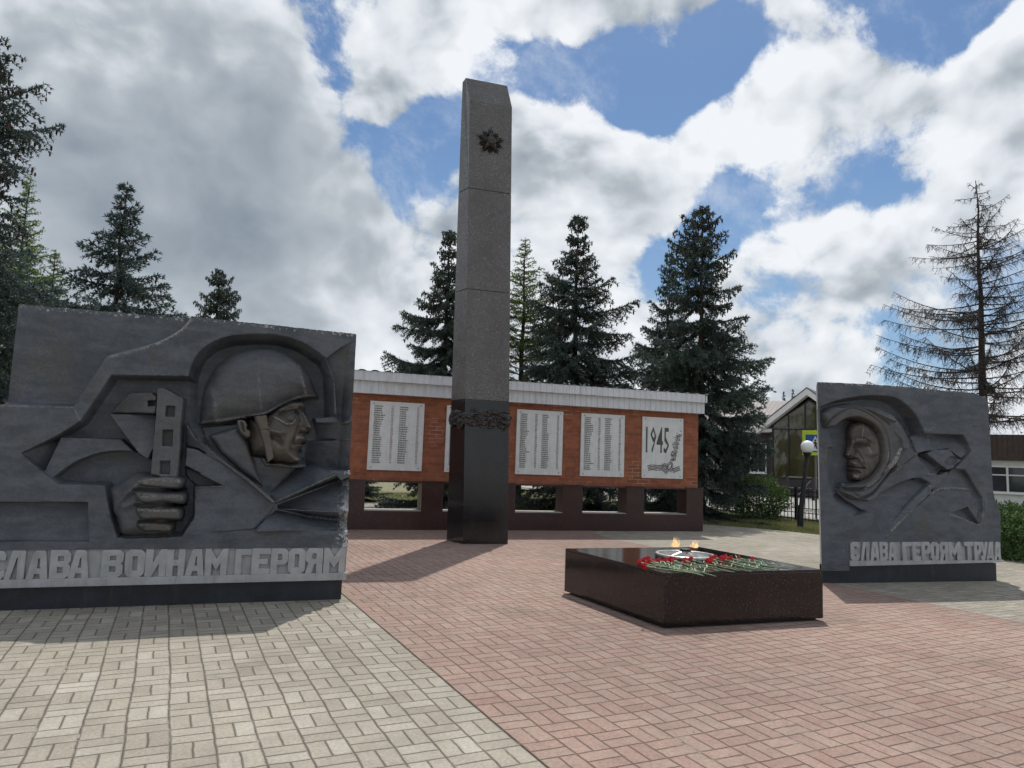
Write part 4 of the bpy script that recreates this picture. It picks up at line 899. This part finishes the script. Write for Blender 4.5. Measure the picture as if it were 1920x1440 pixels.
def limb(z,az,l,e0,cv,rg,n=7,wig=.04):
    s=np.linspace(0,1,n)[:,None]; h=np.array([[math.cos(az),math.sin(az),0]]); p=h*s*l; p=p+np.array([[-math.sin(az),math.cos(az),0]])*(rg.normal()*wig*l*s**2); p[:,2]=z+l*(e0*s+cv*s*s)[:,0]; return p
def trunk_mesh(H,r,rg,lean=.02,n=12):
    m=MB(); pts=[(rg.normal()*lean*(k/12),rg.normal()*lean*(k/12),-.1+(H+.05)*k/12) for k in range(13)]; m.tube(pts,[r*(1.25 if k==0 else 1)*(1-k/12.4)+.006 for k in range(13)],n); return m
def make_spruce(seed,H,Rad,prof,z0,whorl=.33,per=7,tuft=.064,bl=.098,bw=.0125,nb=8,coneN=0,mat='spruce',gaps=.12,kind='spruce',top_bare=.5):
    rg=np.random.default_rng(seed); P=[];A=[];T=[];P0=[];P1=[];r0=[];r1=[];CP=[]
    z=H-.12
    while z>z0:
        t=(H-z)/(H-z0); k=int(per*(.55+.6*min(1,t*3))); ph=rg.uniform(0,6.28); ww=whorl*(.50+.75*min(1,t*2.2))
        layer=rg.uniform(.74,1.18)
        for j in range(k):
            if rg.random()<gaps: continue
            az=ph+6.283*j/k+rg.normal()*.22; l=max(.10,Rad*np.interp(H-z,*prof)*layer*rg.uniform(.70,1.18))
            if kind=='larch': e0,cv=rg.uniform(.10,.35),rg.uniform(-.05,.30)
            else:
                e0=.75-1.25*min(1,t*2.4)+rg.normal()*.09; cv=.12+.30*min(1,t*2)+rg.normal()*.06
            p=limb(z+rg.normal()*.05,az,l,e0,cv,rg); P0+=list(p[:-1]);P1+=list(p[1:]); rr=np.linspace(.022,.004,7)*min(1.,.5+l*.4); r0+=list(rr[:-1]); r1+=list(rr[1:])
            nt=max(4,int(l/.052)); 
            for i in range(nt):
                s=(i+rg.random())/nt; s=.12+.88*s; x=s*6; ii=min(5,int(x)); q=p[ii]+(p[ii+1]-p[ii])*(x-ii); fw=unit(p[ii+1]-p[ii]); sd=unit(np.cross(fw,[0,0,1.])); 
                tl=min(.72,(.09+.38*l*(1-s)**.7+.05*l))*rg.uniform(.6,1.2); sg=1 if i%2 else -1
                dd=unit(fw*rg.uniform(.5,.9)+sd*sg*rg.uniform(.5,1.)+np.array([0,0,(-.42 if kind!='larch' else -.1)+rg.normal()*.18])); m=max(2,int(tl/tuft)); u=(np.arange(m)+.4)/m
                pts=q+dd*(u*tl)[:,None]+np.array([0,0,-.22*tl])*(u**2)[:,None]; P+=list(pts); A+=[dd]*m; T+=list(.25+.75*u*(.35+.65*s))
                P0.append(q);P1.append(pts[-1]);r0.append(.004);r1.append(.002)
                if coneN and t<.42 and rg.random()<coneN*(1-t*1.6) and s>.3: CP.append(pts[-1]+np.array([rg.normal()*.03,rg.normal()*.03,-.05]))
            m=max(2,int(l/tuft)); u=(np.arange(m)+.5)/m; x=u*6; ii=np.minimum(5,x.astype(int)); P+=list(p[ii]+(p[ii+1]-p[ii])*(x-ii)[:,None]); A+=list(unit(p[ii+1]-p[ii])); T+=list(u)
        z-=ww*rg.uniform(.65,1.35)
    for k in range(8): P.append(np.array([0,0,H-.1*k+.02])); A.append(np.array([0,0,1.])); T.append(1.)
    P,A,T=np.array(P),np.array(A),np.array(T)
    v,f,tp=blades(P,unit(A),bl,bw,nb,(.25,1.15),rg)
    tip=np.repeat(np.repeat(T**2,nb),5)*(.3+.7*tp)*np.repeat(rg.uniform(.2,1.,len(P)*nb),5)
    fm=np.zeros(len(f),np.int32)
    if CP:                                      # hanging cones: two slim crossed five-sided scales each, in the crown's own mesh
        C=np.array([CP[i] for i in rg.permutation(len(CP))[:1300]]); k=len(C); l=rg.uniform(.10,.15,k)[:,None]; e=[]
        for q in range(4):
            a=rg.uniform(0,6.28,k); s_=np.stack([np.cos(a),np.sin(a),a*0],1)*.024; z_=np.array([[0,0,1.]])
            e.append(np.stack([C+z_*l*.5,C+s_+z_*l*.18,C+s_*.9-z_*l*.2,C-z_*l*.5,C-s_*.5],1))
        e=np.concatenate(e).reshape(-1,3); f=np.concatenate([f,len(v)+np.arange(len(e)).reshape(-1,5)]); fm=np.concatenate([fm,np.ones(len(e)//5,np.int32)]); v=np.concatenate([v,e]); tip=np.concatenate([tip,np.zeros(len(e))])
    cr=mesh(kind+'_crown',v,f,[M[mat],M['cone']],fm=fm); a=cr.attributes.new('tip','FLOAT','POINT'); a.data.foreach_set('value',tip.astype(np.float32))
    sv,sf=sticks(P0,P1,np.array(r0),np.array(r1)); tm=trunk_mesh(H,.020*H*.75,rg); 
    o=len(tm.v); tv=np.concatenate([np.array(tm.v),sv]); tf=list(tm.f)+[tuple(q) for q in (sf+o)]
    tr=mesh(kind+'_trunk',tv,tf,M['bark'],True)
    return tr,cr,None,H
def plant_tree(name,label,cat,proto,xy,h,rz=0,group=None,wide=1.):
    tr,cr,cn,H=proto; t=thing(name,label,cat,(xy[0],xy[1],-.05),rz,group); k=(h+.05)/H; t.scale=(k*wide,k*wide,k)
    link('trunk',tr,t); link('crown',cr,t)
    if cn: link('cones',cn,t)
    return t
SPR='spruces around the memorial'
PA=((0,.3,.75,1.35,2.3,3.2,3.9,5.5,8.6),(.10,.30,.50,.78,.95,1.35,1.80,1.80,1.75))
PB=((0,.4,1.5,2.0,3.1,4.5,8.6),(.08,.26,.50,.85,1.45,1.70,1.85))
PC=((0,.3,1.,1.9,3.,7.),(.04,.13,.36,.76,1.20,1.6))
PD=((0,.4,1.,2.1,3.3,4.1,5.0,9.),(.05,.25,.70,1.25,1.35,1.95,2.35,2.6))
PL=((0,.5,1.5,3.5,8.6),(.06,.22,.62,1.15,1.5))
spA=make_spruce(11,8.6,1.0,PA,.25,coneN=1.3,per=8,gaps=.10,whorl=.36)
spB=make_spruce(23,8.6,1.0,PB,.3,coneN=1.1,per=8,gaps=.10,whorl=.36)
spC=make_spruce(35,7.0,1.0,PC,.4,coneN=.10,per=7,gaps=.14,mat='spruce_blue',tuft=.07,bl=.10)
spD=make_spruce(47,9.0,1.0,PD,.4,coneN=1.0,per=8,whorl=.40,mat='spruce_blue',tuft=.055,bl=.075,bw=.0095,nb=9,gaps=.08)
lrA=make_spruce(51,8.6,1.0,PL,.6,per=8,whorl=.25,tuft=.07,bl=.065,bw=.009,nb=6,mat='larch',kind='larch',gaps=.08)
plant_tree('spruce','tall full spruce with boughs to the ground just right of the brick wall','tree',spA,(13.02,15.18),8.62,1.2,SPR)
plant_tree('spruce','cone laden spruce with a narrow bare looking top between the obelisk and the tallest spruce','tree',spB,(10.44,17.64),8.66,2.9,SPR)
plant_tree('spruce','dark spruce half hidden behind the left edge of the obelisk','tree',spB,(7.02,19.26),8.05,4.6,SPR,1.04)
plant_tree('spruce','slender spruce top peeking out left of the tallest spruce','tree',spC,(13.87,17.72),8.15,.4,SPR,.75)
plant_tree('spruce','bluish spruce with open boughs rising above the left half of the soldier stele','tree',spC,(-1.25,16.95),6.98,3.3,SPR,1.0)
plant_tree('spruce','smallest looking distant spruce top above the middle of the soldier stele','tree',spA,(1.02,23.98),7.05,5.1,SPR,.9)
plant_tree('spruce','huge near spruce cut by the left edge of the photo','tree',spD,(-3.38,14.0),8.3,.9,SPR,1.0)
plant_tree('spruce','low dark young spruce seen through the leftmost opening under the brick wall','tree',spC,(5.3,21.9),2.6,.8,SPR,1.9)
LAR='green larches behind the memorial'
plant_tree('larch','feathery light green larch just right of the obelisk','tree',lrA,(10.18,20.63),8.75,.7,LAR,1.05)
plant_tree('larch','taller yellowish green larch behind the huge near spruce','tree',lrA,(-3.30,18.69),7.35,2.7,LAR,.75)
plant_tree('larch','lower yellowish green larch between the huge near spruce and the bluish spruce','tree',lrA,(-2.82,19.8),6.0,4.4,LAR,.95)
for (x,y,h,l) in ((31.96,31.68,5.95,'leftmost tiny conifer tip over the dark roof'),(32.75,30.86,5.85,'middle tiny conifer tip over the dark roof'),(33.83,31.17,6.1,'rightmost tiny conifer tip over the dark roof')):
    plant_tree('conifer',l,'tree',spC,(x*1.12,y*1.12),h*1.12,x,'far conifers behind the house',.45)
# dead larch: bare trunk, upswept limbs, hanging twigs, some dry brown needles low down
rg=np.random.default_rng(77); H=9.75; tm=trunk_mesh(H,.145,rg,.03); P0=[];P1=[];r0=[];r1=[];NP=[];NA=[]
z=H-.15
while z>2.75:
    t=(H-z)/(H-.9)
    for j in range(2 if t>.12 else 1):
        az=rg.uniform(0,6.28); l=max(.22,3.7*min(1,t*1.15)**.72*rg.uniform(.62,1.08)); p=limb(z,az,l,rg.uniform(-.20,.10)-.10*t,rg.uniform(.16,.42),rg,9,.10)
        P0+=list(p[:-1]);P1+=list(p[1:]); rr=np.linspace(.026,.006,9)*min(1.,.45+l*.25); r0+=list(rr[:-1]); r1+=list(rr[1:])
        for i in range(int(l/.044)):
            s=.12+.88*rg.random(); x=s*8; ii=min(7,int(x)); q=p[ii]+(p[ii+1]-p[ii])*(x-ii); fw=unit(p[ii+1]-p[ii]); sd=unit(np.cross(fw,[0,0,1.]))
            tl=rg.uniform(.10,.42)*(1.15-s*.5)*min(1.2,.35+l*.4); dd=unit(fw*rg.uniform(.0,.7)+sd*rg.normal()*.55+np.array([0,0,-rg.uniform(.1,1.)])); mid=q+dd*tl*.5; e=mid+unit(dd+np.array([rg.normal()*.3,rg.normal()*.3,-.45]))*tl*.5
            P0+=[q,mid];P1+=[mid,e]; r0+=[.0062,.0048]; r1+=[.0048,.003]
            for _ in range(2): 
                qq=q+(e-q)*rg.random(); P0.append(qq); P1.append(qq+unit(rg.normal(size=3)+np.array([0,0,-.7]))*rg.uniform(.05,.14)); r0.append(.0042); r1.append(.0028)
            if t>.5 and rg.random()<.16: NP+=[q+(e-q)*u for u in (.3,.6,.9)]; NA+=[dd]*3
    z-=rg.uniform(.05,.125)
sv,sf=sticks(P0,P1,np.array(r0),np.array(r1))
dl=thing('dead_larch','leafless dead larch with hanging bare twigs behind the right stele','tree',(19.80,11.70,-.05))
tm.build('trunk',M['deadwood'],dl,True); link('branches',mesh('branches',sv,sf,M['deadwood']),dl)
v,f,tp=blades(np.array(NP),unit(np.array(NA)),.06,.007,6,(.3,1.3),rg); link('dry_needles',mesh('dry_needles',v,f,M['deadneedle']),dl)
# leafy shrubs
def leaves(cen,rad,n,sz,seed,mat,name,parent,flat_=.35,tipv=True,lump=.16):
    rg=np.random.default_rng(seed); d=unit(rg.normal(size=(n,3))); ln=1+lump*np.sin(d[:,0]*5.1+seed)*np.cos(d[:,1]*6.3)+lump*.7*np.sin(d[:,2]*9+d[:,0]*7)
    r=rg.uniform(.35,1.,n)**.45*ln; P=np.array(cen)+d*r[:,None]*np.array(rad); P[:,2]=np.maximum(P[:,2],.03)
    A=unit(d+rg.normal(size=(n,3))*.8+np.array([0,0,.3])); s=unit(np.cross(A,rg.normal(size=(n,3)))); L=sz*rg.uniform(.6,1.3,n)[:,None]
    nn=np.cross(A,s); v=np.stack([P,P+A*L*.5+s*L*.30+nn*L*.08,P+A*L,P+A*L*.5-s*L*.30+nn*L*.08],1).reshape(-1,3)
    me=mesh(name,v,np.arange(n)[:,None]*4+np.array([[0,1,2,3]]),M[mat]); a=me.attributes.new('tip','FLOAT','POINT'); a.data.foreach_set('value',np.repeat((r>.9)*rg.random(n),4).astype(np.float32)); return link(name,me,parent)
def stems(parent,n,h,r,seed,mat='bark'):
    rg=np.random.default_rng(seed); a=rg.uniform(0,6.28,n); P0=np.stack([np.cos(a)*.08,np.sin(a)*.08,a*0-.03],1); P1=np.stack([np.cos(a)*r*rg.uniform(.3,1,n),np.sin(a)*r*rg.uniform(.3,1,n),h*rg.uniform(.6,1,n)],1)
    v,f=sticks(P0,P1,.010,.004); return link('stems',mesh('stems',v,f,M[mat]),parent)
sh=thing('shrub','loose leafy green shrub in front of the iron fence beside the big spruce','shrub',(14.95,15.0,-.03)); leaves((0,0,.62),(.85,.75,.62),5200,.075,5,'leaf','foliage',sh); stems(sh,26,1.1,.7,6)
for i,(x,y,rx,ry,h,l) in enumerate(((13.62,7.65,.78,.80,.92,'dense green bush at the hedge end nearest the right stele'),(13.95,6.10,.80,.95,.95,'dense green bush at the right edge of the photo'),(14.95,8.3,.55,.7,.80,'rear green bush against the iron fence beside the right stele'))):
    h_=thing('bush',l,'bush',(x,y,-.03),0,'hedge bushes right of the steles'); leaves((0,0,h*.50),(rx,ry,h*.52),9000,.060,20+i,'hedge','foliage',h_,lump=.10); stems(h_,20,h*.8,rx*.7,30+i)
# lawn grass
def grass(polys,n,seed):
    rg=np.random.default_rng(seed); V=[]
    for (x0,y0,x1,y1),k in polys:
        P=np.stack([rg.uniform(x0,x1,k),rg.uniform(y0,y1,k),np.full(k,-.035)],1)
        clump=np.sin(P[:,0]*3.1)*np.sin(P[:,1]*2.3)+np.sin(P[:,0]*7.7+P[:,1]*5.)*.6; P=P[clump>-1.0]; V.append(P)
    P=np.concatenate(V)
    e=np.interp(P[:,1],[-20,11.2,12.6,13.9,14.5,14.6,40],[13.12,13.12,12.72,11.87,9.3,8.9,8.9]); P=P[(P[:,0]>e+.02*rg.normal(size=len(P)))|(P[:,1]>21.5)]
    k=len(P); h=rg.uniform(.04,.12,k)[:,None]; a=rg.uniform(0,6.28,k); s=np.stack([np.cos(a),np.sin(a),a*0],1)*.007; ln=rg.normal(size=(k,3))*.45; ln[:,2]=1
    v=np.stack([P-s,P+s,P+ln*h],1).reshape(-1,3); return v,np.arange(k)[:,None]*3+np.array([[0,1,2]])
v,f=grass([((12.9,7.6,15.7,12.5),26000),((11.8,12.4,15.8,16.0),26000),((8.9,14.2,17,22),30000),((2,21.4,14,27),22000)],0,3)
g=link('lawn_grass',mesh('lawn_grass',v,f,M['grass'])); g['kind']='stuff'; tag(g,'short yellowish green lawn grass between the paving and the iron fence','grass')

# ------------------------------------------------------------------ fence, lamp, sign
fn=thing('iron_fence','low black wrought iron fence with scrolls behind the lawn','fence',(15.72,23.6,0),R(-90))
L=2.3
for k in range(8):
    x=k*L; p=MB().box((x-.035,-.035,-.05),(x+.035,.035,.94),.006); p.box((x-.045,-.045,.94),(x+.045,.045,.955)).build('post',M['iron'],fn)
    if k==7: break
    q=MB()
    for z,hh in ((.83,.012),(.70,.012),(.37,.010),(.25,.010),(.07,.012)): q.box((x+.035,-.009,z-hh),(x+L-.035,.009,z+hh))
    n=17
    for i in range(1,n):
        xx=x+.035+(L-.07)*i/n; q.box((xx-.008,-.008,.03),(xx+.008,.008,.90 if i%2 else .855))
        if i%2: q.add([(xx-.016,0,.90),(xx,-.010,.905),(xx+.016,0,.90),(xx,.010,.905),(xx,0,.965)],[(0,1,4),(1,2,4),(2,3,4),(3,0,4)])
        if i<n-1:
            c=xx+(L-.07)/n/2
            q.tube([(c+.030*math.cos(a)*(1-a/14),0,.31+.040*math.sin(a)*(1-a/14)) for a in np.linspace(0,8.5,13)],.006,4)
            q.tube([(c+.034*math.cos(a),0,.765+.034*math.sin(a)) for a in np.linspace(0,6.28,11)],.006,4)
    q.build('fence_panel',M['iron'],fn)
lp=thing('garden_lamp','leaning black lamp post topped by a white globe','lamp',(14.02,12.73,-.05))
MB().lathe([(.0,0),(.095,0),(.095,.05),(.072,.10),(.070,.60)],16).build('base',M['iron'],lp).rotation_euler=(.02,.045,0)
MB().tube([(0,0,.0),(.03,-.025,.6),(.085,-.07,1.25),(.135,-.115,1.78)],[.066,.060,.050,.040],12).build('pole',M['iron'],lp)
MB().lathe([(.038,1.74),(.06,1.80),(.098,1.86),(.105,1.89),(.05,1.90)],16,(.135,-.115,0)).build('collar',M['iron'],lp)
MB().lathe([(.0,1.87)]+[(.158*math.sin(a),2.03-.158*math.cos(a)) for a in np.linspace(.35,3.12,18)],26,(.14,-.12,0)).build('globe',M['globe'],lp,True)
sg=thing('crossing_sign','blue and yellow pedestrian crossing sign partly hidden by the right stele','sign',(17.32,15.13,0),-0.853)
MB().tube([(0,.03,-.05),(0,.03,2.62)],.030,10).build('pole',M['galv'],sg)
MB().box((-.36,-.012,1.86),(.36,.012,2.60),.004).build('border_panel',M['sign_y'],sg)
MB().box((-.27,-.017,1.95),(.27,-.0125,2.47)).build('blue_panel',M['sign_b'],sg)
MB().prism([(-.235,1.99),(.235,1.99),(0,2.43)],-.021,-.0175).build('white_triangle',M['sign_w'],sg)
fg=MB(); fg.lathe([(0,-.003),(.030,-.003),(.030,.0),(0,.0)],14)
wk=MB()
for q in ([(-.02,2.15),(.035,2.16),(.02,2.27),(-.03,2.26)],[(-.02,2.16),(-.09,2.02),(-.06,2.01),(.015,2.14)],[(.0,2.15),(.04,2.03),(.07,2.035),(.035,2.16)],[(-.03,2.255),(-.075,2.19),(-.062,2.18),(-.018,2.22)],[(.02,2.25),(.065,2.185),(.055,2.175),(.018,2.21)]): wk.prism(q,-.0245-.0004*len(wk.v)/8,-.0215)
wk.add([(x*.9,-.025,2.305+z) for x,z in [(.030*math.cos(a),.030*math.sin(a)) for a in np.linspace(0,5.9,14)]],[tuple(range(13,-1,-1))]); wk.build('walking_figure',M['sign_k'],sg)

# ------------------------------------------------------------------ house with the glazed gable, and the white kiosk
a=R(13); ux,uy=.67*math.cos(a)-.74*math.sin(a),-.74*math.cos(a)-.67*math.sin(a)
HR=math.atan2(uy,ux)
ho=thing('house','dark brown house with a glazed gable and grey metal roof beyond the fence','house',(29.66,29.98,-.03),HR)
GA,GE,HWD=5.95,3.78,2.72                                   # gable apex and eave heights, half width incl. overhang
mb=MB(); mb.box((-5.5,1.0,0),(.62,7.,3.62)); mb.build('wing_wall',M['siding'],ho)
mb=MB(); mb.prism([(.62,0),(HWD*2-.62,0),(HWD*2-.62,3.9),(HWD,5.35),(.62,3.9)],.62,6.0); mb.build('gable_body',M['siding'],ho)
mb=MB(); mb.prism([(.80,.95),(HWD*2-.80,.95),(HWD*2-.80,3.95),(HWD,5.22),(.80,3.95)],.585,.615); gl_=mb.build('gable_glazing',M['dark_glass'],ho)
mb=MB()
for x in (.78,1.62,2.50,3.28,3.84): 
    zt=3.95+(min(x,2*HWD-x)-.80)/(HWD-.80)*1.27; mb.box((x-.035,.545,.95),(x+.035,.584,max(3.9,zt)-.02))
mb.box((.80,.535,3.66),(3.84,.5845,3.73)).box((.80,.536,.90),(3.84,.586,.98)).build('mullions',M['iron'],gl_)
rf=MB()
for s in (-1,1):
    e=(HWD+s*HWD,GE); ap=(HWD,GA); rf.prism([e,ap,(ap[0],ap[1]-.06),(e[0],e[1]-.06)] if s<0 else [ap,e,(e[0],e[1]-.06),(ap[0],ap[1]-.06)],-.02,6.2)
rfo=rf.build('gable_roof',M['roof_dark'],ho)
bg=MB()
for s in (-1,1):
    e=(HWD+s*(HWD-.02),GE-.06); ap=(HWD,GA-.065); q=[e,ap,(ap[0],ap[1]-.36),(e[0],e[1]-.32)]; bg.prism(q if s<0 else q[::-1],.0,.035)
    q=[(e[0],e[1]-.30),(ap[0],ap[1]-.34),(ap[0],ap[1]-.36),(e[0],e[1]-.33)]; bg.prism(q if s<0 else q[::-1],.036,.60)
bg.build('barge_board',M['white_wood'],ho)
rw=MB(); n=60; pr=[(-6.+i*8.2/n,.022*((i%2)*2-1)) for i in range(n+1)]
v=[(x,.45,3.70+z) for x,z in pr]+[(x,4.2,5.62+z) for x,z in pr]+[(x,7.6,3.80+z) for x,z in pr]; k=n+1
rw.add(v,[(i,i+1,k+i+1,k+i) for i in range(n)]+[(k+i,k+i+1,2*k+i+1,2*k+i) for i in range(n)]); rw.build('wing_roof',M['tile'],ho)
MB().box((-5.9,.43,3.52),(.74,.50,3.69)).box((-5.9,.51,3.50),(.60,.99,3.53)).build('eaves_board',M['white_wood'],ho)
for x0 in (-.62,-3.2):
    w_=MB(); w_.box((x0,.955,1.20),(x0+.92,.995,2.92)); win=w_.build('window',M['white_wood'],ho)
    pn=MB(); pn.box((x0+.06,.945,1.28),(x0+.43,.954,2.86)).box((x0+.49,.945,1.28),(x0+.86,.954,2.86)).build('pane',M['win_glass'],win)
    MB().box((x0-.05,.88,1.15),(x0+.97,.954,1.195)).build('sill',M['white_wood'],win)
MB().box((.6,.10,0),(4.9,.60,.90)).build('porch_base',M['siding'],ho)
rl_=thing('ramp_railing','grey metal ramp railing in front of the glazed gable','railing',(27.6,25.7,-.02),HR)
for x in (-.1,1.1,2.3): MB().box((x-.06,-.06,0),(x+.06,.06,1.12)).build('post',M['siding'],rl_)
MB().box((-.1,-.02,1.06),(2.6,.02,1.12)).box((-.1,-.02,.55),(2.6,.02,.59)).tube([(.35,-.03,.12),(1.0,-.03,.95)],.028,6).tube([(1.5,-.03,.12),(2.15,-.03,.95)],.028,6).build('rails',M['galv'],rl_)
KR=math.atan2(-.875,.484)+R(0)
kk=thing('kiosk','low white boarded kiosk with a brown roof fascia behind the right stele','building',(33.6,21.3,-.03),KR)
mb=MB(); mb.box((0,.35,0),(7,5,2.22))
for i in range(56): mb.box((.02+i*.125,.335,.02),(.11+i*.125,.352,2.20))
mb.build('wall',M['white_wood'],kk); MB().box((-.45,-.02,2.22),(7.4,5.4,3.40)).build('roof_fascia',M['brown_roof'],kk)
m2=MB()
for i in range(40): m2.box((-.44+i*.195,-.045,2.24),(-.26+i*.195,-.022,3.38))
m2.build('fascia_boards',M['brown_roof'],kk)
for x0 in (1.05,4.1):
    win=MB().box((x0,.26,.72),(x0+2.0,.334,1.98)).build('window',M['white_wood'],kk)
    pn=MB()
    for i in (0,1):
        pn.box((x0+.08+i*.95,.245,.80),(x0+.94+i*.95-.0,.258,1.52)).box((x0+.08+i*.95,.245,1.58),(x0+.94+i*.95,.258,1.90))
    pn.build('pane',M['win_glass'],win); MB().box((x0-.05,.20,.68),(x0+2.05,.333,.718)).build('sill',M['white_wood'],win)
bb=thing('brown_roofed_building','far building with a low brown hipped roof over the kiosk','building',(39.5,21.0,-.03),KR)
MB().box((0,0,0),(9,6,3.2)).build('wall',M['siding'],bb)
r_=MB(); r_.add([(-.6,-.6,3.2),(9.6,-.6,3.2),(9.6,6.6,3.2),(-.6,6.6,3.2),(2.4,3,4.9),(6.6,3,4.9)],[(0,1,5,4),(1,2,5),(2,3,4,5),(3,0,4),(3,2,1,0)]); r_.build('roof',M['brown_roof'],bb)
# far wood beyond the houses: reads as one low mass, nothing countable
rg=np.random.default_rng(88); V=[]
for k in range(150):
    a=R(-70+k*1.25); d=rg.uniform(66,92); h=rg.uniform(3.2,5.6); w=rg.uniform(2.2,3.8); n=150; u=unit(rg.normal(size=(n,3))); r_=rg.uniform(.5,1.05,n)[:,None]
    P=np.array([math.sin(a)*d,math.cos(a)*d,h*.5])+u*r_*np.array([w,w,h*.52]); s=unit(np.cross(u,rg.normal(size=(n,3))))*.34; q=unit(np.cross(u,s)+u*.4)*.5
    V.append(np.stack([P-q,P+s,P+q,P-s],1).reshape(-1,3))
V=np.concatenate(V); fw=link('far_wood',mesh('far_wood',V,np.arange(len(V)).reshape(-1,4),M['leaf'])); fw['kind']='stuff'; tag(fw,'far low green wood beyond the houses','wood')
